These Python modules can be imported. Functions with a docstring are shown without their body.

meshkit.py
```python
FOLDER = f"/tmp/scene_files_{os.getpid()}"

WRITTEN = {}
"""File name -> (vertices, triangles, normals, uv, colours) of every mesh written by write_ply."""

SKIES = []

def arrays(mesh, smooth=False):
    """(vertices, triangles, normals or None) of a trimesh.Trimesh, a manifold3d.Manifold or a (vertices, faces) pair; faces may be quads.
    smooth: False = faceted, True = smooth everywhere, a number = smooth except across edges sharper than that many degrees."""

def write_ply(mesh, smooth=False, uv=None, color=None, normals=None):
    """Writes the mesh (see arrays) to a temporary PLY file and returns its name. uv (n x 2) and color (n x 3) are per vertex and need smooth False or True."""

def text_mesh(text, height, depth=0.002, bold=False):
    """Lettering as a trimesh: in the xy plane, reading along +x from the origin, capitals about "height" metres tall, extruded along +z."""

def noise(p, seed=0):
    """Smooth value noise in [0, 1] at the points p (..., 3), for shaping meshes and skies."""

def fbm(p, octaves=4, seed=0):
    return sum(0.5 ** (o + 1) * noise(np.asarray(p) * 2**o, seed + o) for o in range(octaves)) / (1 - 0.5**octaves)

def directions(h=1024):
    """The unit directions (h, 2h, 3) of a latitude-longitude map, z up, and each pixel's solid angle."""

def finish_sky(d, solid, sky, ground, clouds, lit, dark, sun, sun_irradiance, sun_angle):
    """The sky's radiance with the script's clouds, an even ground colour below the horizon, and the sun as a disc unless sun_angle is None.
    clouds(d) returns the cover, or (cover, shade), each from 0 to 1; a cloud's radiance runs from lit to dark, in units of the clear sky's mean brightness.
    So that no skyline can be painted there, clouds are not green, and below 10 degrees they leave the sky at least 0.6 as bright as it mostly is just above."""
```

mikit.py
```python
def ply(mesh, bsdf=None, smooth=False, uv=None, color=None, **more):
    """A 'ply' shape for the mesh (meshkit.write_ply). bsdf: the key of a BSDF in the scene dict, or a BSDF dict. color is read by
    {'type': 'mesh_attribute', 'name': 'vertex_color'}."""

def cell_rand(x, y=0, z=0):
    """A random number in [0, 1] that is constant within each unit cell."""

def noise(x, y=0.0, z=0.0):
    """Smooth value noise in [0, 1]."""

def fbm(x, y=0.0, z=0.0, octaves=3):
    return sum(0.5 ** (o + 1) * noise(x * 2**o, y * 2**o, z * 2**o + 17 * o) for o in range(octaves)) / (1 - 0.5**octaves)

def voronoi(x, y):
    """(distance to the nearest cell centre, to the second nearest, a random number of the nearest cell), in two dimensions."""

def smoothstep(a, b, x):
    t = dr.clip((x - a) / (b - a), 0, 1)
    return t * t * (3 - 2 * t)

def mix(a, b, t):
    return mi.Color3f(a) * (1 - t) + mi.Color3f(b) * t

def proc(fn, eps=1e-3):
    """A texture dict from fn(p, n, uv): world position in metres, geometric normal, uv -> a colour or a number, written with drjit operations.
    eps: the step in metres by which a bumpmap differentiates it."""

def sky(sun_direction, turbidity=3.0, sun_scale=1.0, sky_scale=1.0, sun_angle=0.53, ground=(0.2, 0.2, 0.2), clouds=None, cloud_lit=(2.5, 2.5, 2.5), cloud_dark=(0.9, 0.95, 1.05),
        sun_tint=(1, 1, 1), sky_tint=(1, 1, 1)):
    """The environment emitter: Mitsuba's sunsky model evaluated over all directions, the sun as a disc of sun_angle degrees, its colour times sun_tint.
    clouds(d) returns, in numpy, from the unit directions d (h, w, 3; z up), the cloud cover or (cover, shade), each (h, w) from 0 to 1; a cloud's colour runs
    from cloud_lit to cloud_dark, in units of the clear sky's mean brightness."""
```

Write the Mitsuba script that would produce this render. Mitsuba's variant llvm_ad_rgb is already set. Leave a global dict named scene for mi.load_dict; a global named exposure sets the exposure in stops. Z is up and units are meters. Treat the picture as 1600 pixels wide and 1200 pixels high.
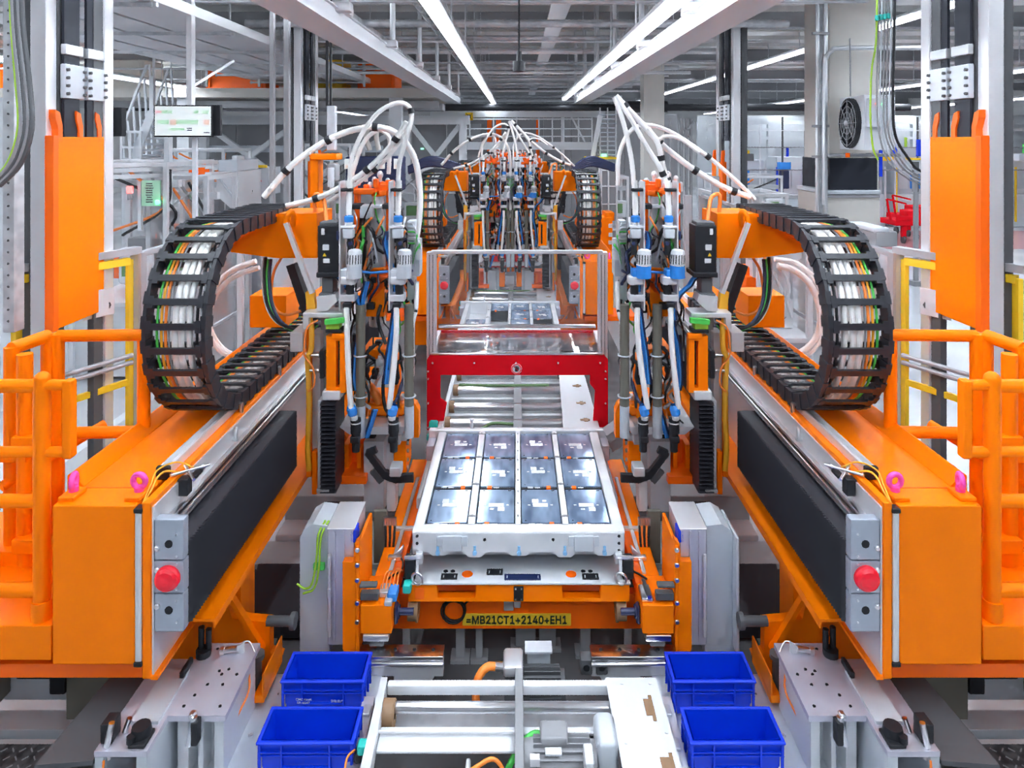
import math, random, copy
import numpy as np, trimesh, mitsuba as mi, mikit, meshkit
import drjit as dr
from shapely.geometry import Polygon
T = mi.ScalarTransform4f
random.seed(7)
scene, labels = {'type': 'scene'}, {}
F, UC, VC, H = 1070.0, 808.0, 218.0, 3.2      # focal length in pixels, vanishing point, eye height above the hall floor
# ------------------------------------------------------------------ camera, light, exposure
scene['camera'] = {'type': 'perspective', 'fov_axis': 'x', 'fov': 2 * math.degrees(math.atan(800 / F)), 'near_clip': 0.05, 'far_clip': 300.0,
                   'principal_point_offset_x': (800 - UC) / 1600, 'principal_point_offset_y': (600 - VC) / 1200,
                   'to_world': T().look_at(origin=[0, 0, H], target=[0, 10, H], up=[0, 0, 1])}
exposure = 0.94
LAMP = 24.0          # radiance of the tubes of the strip lights
# strip lights: x, height above the eye, y from, y to, width of the diffuser
STRIPS = [(-0.72, 1.12, -3.5, 21.5, 0.095), (1.30, 1.12, -3.5, 19.0, 0.095),
          (-8.3, 1.30, -3.0, 40.0, 0.20), (6.6, 2.05, -3.0, 40.0, 0.20), (-13.0, 2.05, 0.0, 40.0, 0.20), (11.0, 1.5, 4.0, 40.0, 0.20),
          (-2.75, 2.05, -2.0, 9.5, 0.20), (2.75, 2.05, -2.0, 9.5, 0.20), (-17.5, 2.05, 0.0, 44.0, 0.2), (16.0, 1.3, 8.0, 44.0, 0.25)]

# ------------------------------------------------------------------ materials
def rgb(r, g, b): return {'type': 'rgb', 'value': [r, g, b]}
def mat(name, col, rough=0.45, metallic=0.0, spec=0.5, coat=0.0, **k):
    d = {'type': 'principled', 'base_color': col if isinstance(col, dict) else rgb(*col), 'roughness': rough, 'metallic': metallic, 'specular': spec, **k}
    if coat: d['clearcoat'] = coat; d['clearcoat_gloss'] = 0.9
    scene[name] = {'type': 'twosided', 'bsdf': d}
    return name
def speck(a, b, sx, sy, sz, lo=0.3, hi=0.7, oct=3):
    return mikit.proc(lambda p, n, uv: mikit.mix(a, b, mikit.smoothstep(lo, hi, mikit.fbm(p.x * sx, p.y * sy, p.z * sz, octaves=oct))))
ORANGE = mat('m_orange', (1.0, 0.212, 0.0005), 0.38, spec=0.12)
ORANGE2 = mat('m_orange_deep', (0.95, 0.135, 0.002), 0.40, spec=0.3)
YELLOW = mat('m_yellow', (0.85, 0.56, 0.02), 0.45)
SIGNY = mat('m_sign_yellow', (1.0, 0.68, 0.04), 0.45)
STEEL = mat('m_steel', (0.62, 0.64, 0.66), 0.38, metallic=0.6)
ALU = mat('m_aluminium', (0.70, 0.71, 0.73), 0.42, metallic=0.45)
CHROME = mat('m_chrome', (0.85, 0.86, 0.88), 0.16, metallic=1.0)
WHITE = mat('m_white', (0.62, 0.645, 0.67), 0.45)
HMI = mat('m_hmi_green', (0.10, 0.20, 0.08), 0.3)
HOSE = mat('m_hose_white', (0.90, 0.90, 0.88), 0.38)
LGREY = mat('m_light_grey', (0.52, 0.56, 0.60), 0.45)
GREY = mat('m_grey', (0.22, 0.225, 0.235), 0.5, spec=.3)
DGREY = mat('m_dark_grey', (0.06, 0.063, 0.067), 0.5, spec=.3)
BLACK = mat('m_black', (0.009, 0.010, 0.012), 0.45, spec=.25)
CHAIN = mat('m_chain_black', (0.013, 0.014, 0.018), 0.42, spec=.3)
BELLOW = mat('m_bellows_black', (0.013, 0.013, 0.017), 0.5, spec=.35)
BLUE = mat('m_blue', (0.0005, 0.030, 0.50), 0.42, spec=.3)
SKYB = mat('m_sky_blue', (0.02, 0.21, 0.62), 0.35)
NAVY = mat('m_navy', (0.006, 0.012, 0.05), 0.4)
RED = mat('m_red', (0.50, 0.003, 0.010), 0.5, spec=.1)
SIGNRED = mat('m_button_red', (0.75, 0.006, 0.02), 0.3)
BELT = mat('m_belt', (0.010, 0.012, 0.018), .5, spec=.25)
BLOCK = mat('m_block_grey', (0.33, 0.37, 0.43), .42, metallic=.3)
PINK = mat('m_pink', (0.92, 0.07, 0.44), 0.35)
GREEN = mat('m_green', (0.05, 0.42, 0.06), 0.45)
LIME = mat('m_lime', (0.30, 0.50, 0.03), 0.45)
CABLEG = mat('m_cable_dark_green', (0.07, 0.14, 0.05), 0.5)
FENCE = mat('m_fence_profile', (0.38, 0.39, 0.41), 0.42, metallic=.35)
BOARDG = mat('m_board_green', (.42, .74, .52), .5)
TEAL = mat('m_teal', (0.01, 0.42, 0.36), 0.4)
BROWN = mat('m_brown', (0.19, 0.11, 0.055), 0.5)
BEIGE = mat('m_beige', (0.55, 0.53, 0.49), 0.6)
OLIVE = mat('m_olive_grey', (0.105, 0.10, 0.08), 0.5, spec=.3)
CABLEO = mat('m_cable_orange', (0.90, 0.24, 0.03), 0.45)
CABLEY = mat('m_cable_yellow', (0.86, 0.42, 0.02), 0.45)
TREAD = mat('m_tread', speck((0.03, 0.031, 0.033), (0.075, 0.077, 0.08), 30, 30, 30), 0.4, metallic=0.3)
FLOORM = mat('m_floor', speck((0.32, 0.33, 0.35), (0.42, 0.42, 0.44), .5, .5, .5), 0.22, spec=0.5)
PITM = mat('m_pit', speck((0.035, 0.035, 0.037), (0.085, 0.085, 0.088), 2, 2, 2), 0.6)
WALLM = mat('m_wall', speck((0.46, 0.46, 0.46), (0.54, 0.54, 0.54), .4, .4, .4), 0.7)
DECKM = mat('m_deck', (0.55, 0.55, 0.54), 0.6)
GALV = mat('m_galvanised', speck((0.42, 0.44, 0.46), (0.60, 0.62, 0.64), 9, 9, 9), 0.4, metallic=0.5)
PACKM = mat('m_pack_aluminium', speck((0.60, 0.62, 0.64), (0.72, 0.73, 0.75), 6, 6, 6), 0.38, metallic=0.25)
FOIL = mat('m_module_foil', speck((0.10, 0.15, 0.24), (0.30, 0.40, 0.54), 14, 4, 3, .25, .75), 0.16, metallic=0.55)
PLATEM = mat('m_plate_lavender', speck((0.44, 0.44, 0.52), (0.54, 0.54, 0.61), 5, 5, 5), 0.4, metallic=0.3)
scene['m_pane'] = {'type': 'thindielectric', 'int_ior': 1.5}
PANE = 'm_pane'
def glow(name, col, k):
    scene['m_' + name] = {'type': 'twosided', 'bsdf': {'type': 'diffuse', 'reflectance': rgb(.5, .5, .5)}}
    return ('m_' + name, {'type': 'area', 'radiance': rgb(*[c * k for c in col])})
LAMPM = glow('lamp', (0.87, 0.96, 1.07), LAMP)
SCRW = glow('screen_white', (0.80, 0.95, 0.96), .23)
SCRG = glow('screen_green', (0.10, 0.85, 0.15), 0.2)
SCRO = glow('screen_orange', (0.95, 0.30, 0.03), 0.22)
SCRR = glow('screen_red', (0.9, 0.04, 0.10), 0.25)
LEDG = glow('led_green', (0.05, 1.0, 0.3), 1.2)
LEDR = glow('led_red', (1.0, 0.05, 0.03), 1.2)

# ------------------------------------------------------------------ mesh builder (hard edges have split vertices, so smooth=True everywhere)
def P(u, v, Y): return np.array([(u - UC) * Y / F, Y, (VC - v) * Y / F])
class B:
    def __init__(s): s.v, s.f, s.n, s.depth, s.marks = [], [], 0, 0, []
    def add(s, v, f):
        v = np.asarray(v, float).reshape(-1, 3); f = np.asarray(f, int)
        if f.shape[1] == 4: f = np.vstack([f[:, [0, 1, 2]], f[:, [0, 2, 3]]])
        s.v.append(v); s.f.append(f + s.n); s.n += len(v); return s
    def tri(s, m): return s.add(m.vertices, m.faces)
    def box(s, x0, x1, y0, y1, z0, z1, b=0.0):
        x0, x1 = min(x0, x1), max(x0, x1); y0, y1 = min(y0, y1), max(y0, y1); z0, z1 = min(z0, z1), max(z0, z1)
        lo, hi = np.array([x0, y0, z0]), np.array([x1, y1, z1])
        if b <= 0:
            c = [[x, y, z] for x in (x0, x1) for y in (y0, y1) for z in (z0, z1)]
            q = [[0, 1, 3, 2], [4, 6, 7, 5], [0, 4, 5, 1], [2, 3, 7, 6], [0, 2, 6, 4], [1, 5, 7, 3]]
            return s.add([c[i] for k in q for i in k], np.arange(24).reshape(6, 4))
        b = min(b, .45 * (hi - lo).min()); v = []; idx = {}
        for sx in (0, 1):
            for sy in (0, 1):
                for sz in (0, 1):
                    sg = (sx, sy, sz)
                    for ax in range(3):
                        p = [(hi[i] if sg[i] else lo[i]) if i == ax else (hi[i] - b if sg[i] else lo[i] + b) for i in range(3)]
                        idx[sg + (ax,)] = len(v); v.append(p)
        f = []
        def quad(k, want):
            a = np.array([v[i] for i in k]); n = np.cross(a[1] - a[0], a[2] - a[0])
            f.append(k if n @ want > 0 else k[::-1])
        for ax in range(3):
            o = [i for i in range(3) if i != ax]
            for sd in (0, 1):
                k = []
                for a, c in ((0, 0), (1, 0), (1, 1), (0, 1)):
                    g = [0, 0, 0]; g[ax] = sd; g[o[0]] = a; g[o[1]] = c; k.append(idx[tuple(g) + (ax,)])
                w = np.zeros(3); w[ax] = 2 * sd - 1; quad(k, w)
            for a in (0, 1):
                for c in (0, 1):
                    k = []; w = np.zeros(3); w[o[0]] = 2 * a - 1; w[o[1]] = 2 * c - 1
                    for e, h in ((0, 0), (1, 0), (1, 1), (0, 1)):
                        g = [0, 0, 0]; g[ax] = e; g[o[0]] = a; g[o[1]] = c; k.append(idx[tuple(g) + (o[h],)])
                    quad(k, w)
        f = [list(q) for q in f]; t = []
        for sx in (0, 1):
            for sy in (0, 1):
                for sz in (0, 1):
                    k = [idx[(sx, sy, sz, a)] for a in range(3)]; w = np.array([sx, sy, sz]) * 2. - 1
                    a = np.array([v[i] for i in k]); n = np.cross(a[1] - a[0], a[2] - a[0])
                    t.append(k if n @ w > 0 else k[::-1])
        q = np.array(f); t = np.array(t)
        return s.add(v, np.vstack([q[:, [0, 1, 2]], q[:, [0, 2, 3]], t]))
    def cbox(s, c, d, b=0.0): return s.box(c[0] - d[0] / 2, c[0] + d[0] / 2, c[1] - d[1] / 2, c[1] + d[1] / 2, c[2] - d[2] / 2, c[2] + d[2] / 2, b)
    def bar(s, p, q, w, h=None, up=(0, 0, 1)):      # square bar between two points
        p, q = np.asarray(p, float), np.asarray(q, float); h = w if h is None else h
        d = q - p; L = np.linalg.norm(d); d /= L; up = np.asarray(up, float)
        if abs(d @ up) > .95: up = np.array([0, 1., 0])
        a = np.cross(d, up); a /= np.linalg.norm(a); c = np.cross(a, d); m = B().box(-w / 2, w / 2, 0, L, -h / 2, h / 2)
        V = m.v[0]; return s.add(p + V[:, :1] * a + V[:, 1:2] * d + V[:, 2:] * c, m.f[0])
    def lathe(s, prof, p, ax, n=14):    # profile [(t along axis, radius)], split at sharp corners by repeating points
        p, ax = np.asarray(p, float), np.asarray(ax, float); ax = ax / np.linalg.norm(ax)
        a = np.cross(ax, [0, 0, 1.] if abs(ax[2]) < .9 else [1., 0, 0]); a /= np.linalg.norm(a); c = np.cross(ax, a)
        an = np.arange(n) * 2 * np.pi / n; ring = np.cos(an)[:, None] * a + np.sin(an)[:, None] * c
        for (t0, r0), (t1, r1) in zip(prof[:-1], prof[1:]):
            v = np.vstack([p + ax * t0 + ring * r0, p + ax * t1 + ring * r1]); i = np.arange(n); j = (i + 1) % n
            s.add(v, np.stack([i, j, j + n, i + n], 1))
        return s
    def cyl(s, p, q, r, r2=None, n=14, caps=True):
        p, q = np.asarray(p, float), np.asarray(q, float); L = np.linalg.norm(q - p); r2 = r if r2 is None else r2
        return s.lathe(([(0, 1e-5)] if caps else []) + [(0, r), (L, r2)] + ([(L, 1e-5)] if caps else []), p, q - p, n)
    def disc(s, c, ax, r, h, n=14):
        c = np.asarray(c, float); ax = np.asarray(ax, float); return s.cyl(c, c + ax * h, r, n=n)
    def tube(s, pts, r, n=8, smooth=True, sub=6):
        p = np.asarray(pts, float)
        if smooth and len(p) > 2: p = spline(p, sub)
        t = np.gradient(p, axis=0); t /= np.linalg.norm(t, axis=1, keepdims=True) + 1e-12
        a = np.cross(t[0], [0, 0, 1.] if abs(t[0][2]) < .9 else [1., 0, 0]); A = []
        for k in t: a = a - (a @ k) * k; a /= np.linalg.norm(a) + 1e-12; A.append(a)
        A = np.array(A); C = np.cross(t, A); an = np.arange(n) * 2 * np.pi / n
        v = p[:, None] + r * (np.cos(an)[None, :, None] * A[:, None] + np.sin(an)[None, :, None] * C[:, None])
        i, j = np.meshgrid(np.arange(len(p) - 1), np.arange(n), indexing='ij'); k = (j + 1) % n
        s.add(v.reshape(-1, 3), np.stack([i * n + j, i * n + k, (i + 1) * n + k, (i + 1) * n + j], -1).reshape(-1, 4))
        for e, o in ((0, 1), (-1, 0)):
            ring = v[e]; idx = np.arange(n); f = np.stack([np.full(n, n), idx, (idx + 1) % n], 1)
            s.add(np.vstack([ring, p[e]]), f[:, ::-1] if o else f)
        return s
    def torus(s, c, ax, R, r, n=20, m=8):
        c, ax = np.asarray(c, float), np.asarray(ax, float) / np.linalg.norm(ax)
        a = np.cross(ax, [0, 0, 1.] if abs(ax[2]) < .9 else [1., 0, 0]); a /= np.linalg.norm(a); e = np.cross(ax, a)
        u, w = np.meshgrid(np.arange(n) * 2 * np.pi / n, np.arange(m) * 2 * np.pi / m, indexing='ij')
        d = np.cos(u)[..., None] * a + np.sin(u)[..., None] * e
        v = c + d * (R + r * np.cos(w))[..., None] + ax * (r * np.sin(w))[..., None]
        i, j = np.meshgrid(np.arange(n), np.arange(m), indexing='ij'); I, J = (i + 1) % n, (j + 1) % m
        return s.add(v.reshape(-1, 3), np.stack([i * m + j, I * m + j, I * m + J, i * m + J], -1).reshape(-1, 4))
    def prism(s, poly, axis, a, b, holes=()):  # polygon in the two other axes (in order x,y,z), extruded along axis from a to b
        pg = Polygon(poly, holes)
        if not pg.exterior.is_ccw: pg = Polygon(list(poly)[::-1], holes)
        V, Fc = trimesh.creation.triangulate_polygon(pg, engine='earcut')
        o = [i for i in range(3) if i != axis]; a, b = min(a, b), max(a, b)
        def lift(p, t):
            r = np.zeros((len(p), 3)); r[:, o[0]] = p[:, 0]; r[:, o[1]] = p[:, 1]; r[:, axis] = t; return r
        flip = axis == 1
        f0 = Fc[:, ::-1]
        n0 = np.cross(V[Fc[0][1]] - V[Fc[0][0]], V[Fc[0][2]] - V[Fc[0][0]])
        if n0 < 0: Fc, f0 = f0, Fc
        s.add(lift(V, b), Fc[:, ::-1] if flip else Fc); s.add(lift(V, a), f0[:, ::-1] if flip else f0)
        for ring, ccw in [(pg.exterior, True)] + [(h, False) for h in pg.interiors]:
            c = np.array(ring.coords)[:-1]
            if ring.is_ccw != ccw: c = c[::-1]
            c2 = np.roll(c, -1, 0); k = len(c)
            v = np.stack([lift(c, a), lift(c2, a), lift(c2, b), lift(c, b)], 1).reshape(-1, 3)
            q = np.arange(4 * k).reshape(k, 4); s.add(v, q[:, ::-1] if flip else q)
        return s
    def ball(s, c, r, n=10, squash=(1, 1, 1)):
        m = trimesh.creation.uv_sphere(1.0, count=[n, 2 * n]); return s.add(np.asarray(c) + m.vertices * r * np.array(squash), m.faces)
    def bolt(s, c, ax, r, h): 
        return s.cyl(c, np.asarray(c, float) + np.asarray(ax, float) * h, r, r * .9, n=6)
def _piece(fn):
    def run(s, *a, **k):
        if s.depth == 0: s.marks.append(len(s.v))
        s.depth += 1
        try: fn(s, *a, **k)
        finally: s.depth -= 1
        return s
    return run
for _n in ('box', 'cbox', 'bar', 'lathe', 'cyl', 'disc', 'tube', 'torus', 'prism', 'ball', 'bolt', 'tri'): setattr(B, _n, _piece(getattr(B, _n)))
def pieces(m):
    if not m.marks or m.marks[0] != 0: return [m]
    out, off = [], np.cumsum([0] + [len(v) for v in m.v])
    for a, b in zip(m.marks, m.marks[1:] + [len(m.v)]):
        if b > a:
            q = B(); q.v = m.v[a:b]; q.f = [f - off[a] for f in m.f[a:b]]; out.append(q)
    return out
# parts that are several pieces: each piece becomes a part of its own under this name
SPLIT = {k: k for k in ('hanger', 'cross_clamp', 'upright', 'notice', 'handrail', 'bracket', 'brace', 'lifting_pad', 'top_frame', 'profile', 'clip_bracket', 'guide_rail', 'end_cap', 'black_rail', 'side_frame', 'corner_clamp',
                            'cross_bar', 'hood_bar', 'wheel', 'leg', 'pedestal', 'base_cheek', 'cable', 'wire', 'field', 'rail', 'tube', 'side_panel', 'gate_bar', 'back_profile', 'inner_profile', 'post', 'girder', 'pane', 'groove',
                            'front_plate', 'number_bar', 'valve_bank', 'valve_connector', 'bellows', 'frame_top', 'trim', 'sleeve_foot', 'earth_wires', 'adjuster', 'foot_rail', 'rod', 'sensor_cable', 'toe_plate')}
SPLIT.update({'bolts': 'bolt', 'screws': 'screw', 'holes': 'hole', 'slots': 'slot', 'clamps': 'clamp', 'rivets': 'rivet', 'post_bolts': 'bolt', 'foot_bolts': 'bolt', 'pads': 'pad', 'connectors': 'connector', 'pad_bolts': 'bolt',
              'valve_caps': 'valve_cap', 'red_fittings': 'red_fitting', 'small_brackets': 'small_bracket', 'black_blocks': 'black_block', 'labels': 'label', 'label': 'label', 'sticker': 'sticker', 'landing_rail': 'landing_rail',
              'belts': 'belt', 'blades': 'blade', 'hole_row': 'hole', 'clips': 'clip', 'green_fields': 'green_field', 'orange_fields': 'orange_field', 'dark_fields': 'dark_field', 'cables': 'cable', 'earth_wires': 'earth_wire',
              'cooling_fins': 'cooling_fin', 'bolt': 'bolt', 'lug': 'lug', 'edge_marks': 'edge_mark'})
STUFF = ('print', 'vent_slots', 'grille', 'wire_ends', 'lettering')
def spline(p, sub=6):
    p = np.asarray(p, float); q = np.vstack([2 * p[0] - p[1], p, 2 * p[-1] - p[-2]]); out = []
    for i in range(1, len(q) - 2):
        a, b, c, d = q[i - 1], q[i], q[i + 1], q[i + 2]
        for t in np.arange(sub) / sub:
            out.append(.5 * (2 * b + (c - a) * t + (2 * a - 5 * b + 4 * c - d) * t * t + (3 * b - a - 3 * c + d) * t ** 3))
    return np.array(out + [p[-1]])

# ------------------------------------------------------------------ naming and adding
MIR = 1.0       # -1: what is written for the left side is mirrored to the right
SHIFT = np.zeros(3)
def numbered(key):
    used = labels.keys() | scene.keys() | HOLD
    if key not in used: return key
    k = 1
    while f'{key}_{k:03d}' in used: k += 1
    return f'{key}_{k:03d}'
HOLD = set()
def note(key, label=None, cat=None, group=None, kind=None):
    d = {k: x for k, x in (('label', label), ('category', cat), ('group', group), ('kind', kind)) if x}
    if d: labels[key] = d
def put(name, m, material, parent=None, label=None, cat=None, group=None, kind=None):
    if parent and name in SPLIT and not kind:
        ps = pieces(m)
        if len(ps) > 1:
            ks = [put_one(SPLIT[name], q, material, parent, label, cat, group, kind) for q in ps]
            return ks[0]
        name = SPLIT[name]
    return put_one(name, m, material, parent, label, cat, group, kind)
def put_one(name, m, material, parent=None, label=None, cat=None, group=None, kind=None):
    if name in STUFF: kind = 'stuff'
    key = numbered(f'{parent}__{name}' if parent else name); HOLD.add(key)
    v, f = np.vstack(m.v), np.vstack(m.f)
    v = v * np.array([MIR, 1, 1]) + SHIFT + np.array([0, 0, H])
    if MIR < 0: f = f[:, ::-1]
    em = None
    if isinstance(material, tuple): material, em = material
    scene[key] = mikit.ply((v, f), material, smooth=True, **({'emitter': em} if em else {}))
    note(key, label, cat, group, kind)
    return key
def thing(name, label, cat, group=None):
    key = numbered(name); HOLD.add(key); note(key, label, cat, group); return key
def dup(root, d, label, group=None, skip=()):      # a copy of a thing with its parts, moved by d
    base = root[:-4] if root[-4:-3] == '_' and root[-3:].isdigit() else root
    key = numbered(base); HOLD.add(key); src = labels[root]; tr = T().translate([float(x) for x in d])
    note(key, label, src.get('category'), group or src.get('group'))
    for k in [k for k in scene if k == root or k.startswith(root + '__')]:
        if any(x in k for x in skip): continue
        scene[key + k[len(root):]] = {**scene[k], 'to_world': tr}
        if k in labels and k != root: labels[key + k[len(root):]] = dict(labels[k])
    return key
def one(name, m, material, label, cat, group=None, kind=None, parent=None): return put(name, m, material, parent, label, cat, group, kind)
def struct(name, m, material, parent=None): return put(name, m, material, parent, kind=None if parent else 'structure')
# ------------------------------------------------------------------ the hall
FL = -H
ORD = 'first second third fourth fifth sixth seventh eighth ninth tenth eleventh twelfth thirteenth fourteenth fifteenth sixteenth seventeenth eighteenth nineteenth twentieth twenty-first twenty-second twenty-third twenty-fourth twenty-fifth'.split()
struct('floor', B().box(-24, 24, -12, 46, FL - .2, FL), FLOORM)
struct('ceiling', B().box(-24, 24, -12, 46, 2.75, 2.95), DECKM)
struct('wall_back', B().box(-24, 24, 46, 46.3, FL, 2.95), WALLM)
struct('wall_front', B().box(-24, 24, -12.3, -12, FL, 2.95), WALLM)
struct('wall_left', B().box(-24.3, -24, -12.3, 46.3, FL, 2.95), WALLM)
struct('wall_right', B().box(24, 24.3, -12.3, 46.3, FL, 2.95), WALLM)
# ribs of the trapezoid deck and the girders across
for i, y in enumerate(np.arange(1.0, 45, 1.25)):
    struct('deck_rib', B().box(-24, 24, y, y + .62, 2.52, 2.76), DECKM, 'ceiling')
for i, y in enumerate(np.arange(2.0, 45, 5.7)):
    t = thing('roof_girder', f'{ORD[i]} grey steel roof girder across the hall, counted from the camera', 'girder', 'roof girders across the hall'); put('flange', B().box(-24, 24, y, y + .3, 2.20, 2.23), GREY, t); put('web', B().box(-24, 24, y + .13, y + .17, 2.2, 2.75), GREY, t)
for i, y in enumerate(np.arange(4.6, 34, 1.2)):
    z = 1.62 + .35 * ((i * 37) % 10) / 10
    m = B().cyl((-4.2, y, z), (4.2, y, z), .022 + .02 * (i % 3), n=10)
    t = thing('ceiling_pipe', f'{ORD[i]} thin galvanised conduit pipe across the hall ceiling, counted from the camera', 'pipe', 'conduit pipes across the ceiling'); put('pipe', m, GALV if i % 2 else ALU, t)
    for x in (-3.3, 3.5): put('hanger', B().cyl((x, y, z), (x, y, 2.7), .008, n=6), GALV, t)
# ---- strip lights
for k, (x, z, y0, y1, w) in enumerate(STRIPS):
    lab = ['long glowing strip light left of the hall axis beside the white crane beam', 'long glowing strip light right of the hall axis beside the white crane beam',
           'strip light over the left aisle', 'strip light over the right aisle', 'strip light over the far left bay', 'strip light over the far right bay',
           'short strip light over the left platform', 'short strip light over the right platform', 'strip light over the outermost left bay', 'strip light over the outermost right bay'][k]
    t = thing('strip_light', lab, 'ceiling light')
    n = int(round((y1 - y0) / 2.0)); 
    put('housing', B().prism([(x - w / 2 - .03, z + .03), (x - w / 2, z), (x + w / 2, z), (x + w / 2 + .03, z + .03), (x + .05, z + .09), (x - .05, z + .09)], 1, y0, y1), WHITE, t)
    put('diffuser', B().box(x - w / 2, x + w / 2, y0 + .01, y1 - .01, z - .035, z - .002), LAMPM, t)
    m = B()
    for y in np.arange(y0 + 1, y1, 2.0): m.bar((x, y, z + .08), (x, y, 2.7), .016)
    put('hanger', m, GALV, t)
# ---- two white crane beams with their hangers
for MIR, sd in ((1, 'left'), (-1, 'right')):
    t = thing('crane_beam', f'long white steel crane beam under the ceiling, {sd} of the hall axis', 'beam')
    put('flange', B().box(-1.98, -1.63, -9, 20, 1.03, 1.05).box(-1.98, -1.63, -9, 20, 1.20, 1.215), WHITE, t)
    put('web', B().box(-1.93, -1.66, -9, 20, 1.05, 1.2), WHITE, t)
    for y in np.arange(3.9, 20, 2.4):
        h = put('hanger', B().cyl((-1.58, y, 1.24), (-1.58, y, 2.7), .035, n=10), WHITE, t)
        put('clamp', B().box(-1.70, -1.52, y - .06, y + .06, 1.17, 1.26, .01).box(-1.62, -1.55, y + .08, y + .2, 1.16, 1.24, .01), ALU, h)
MIR = 1.0
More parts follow.
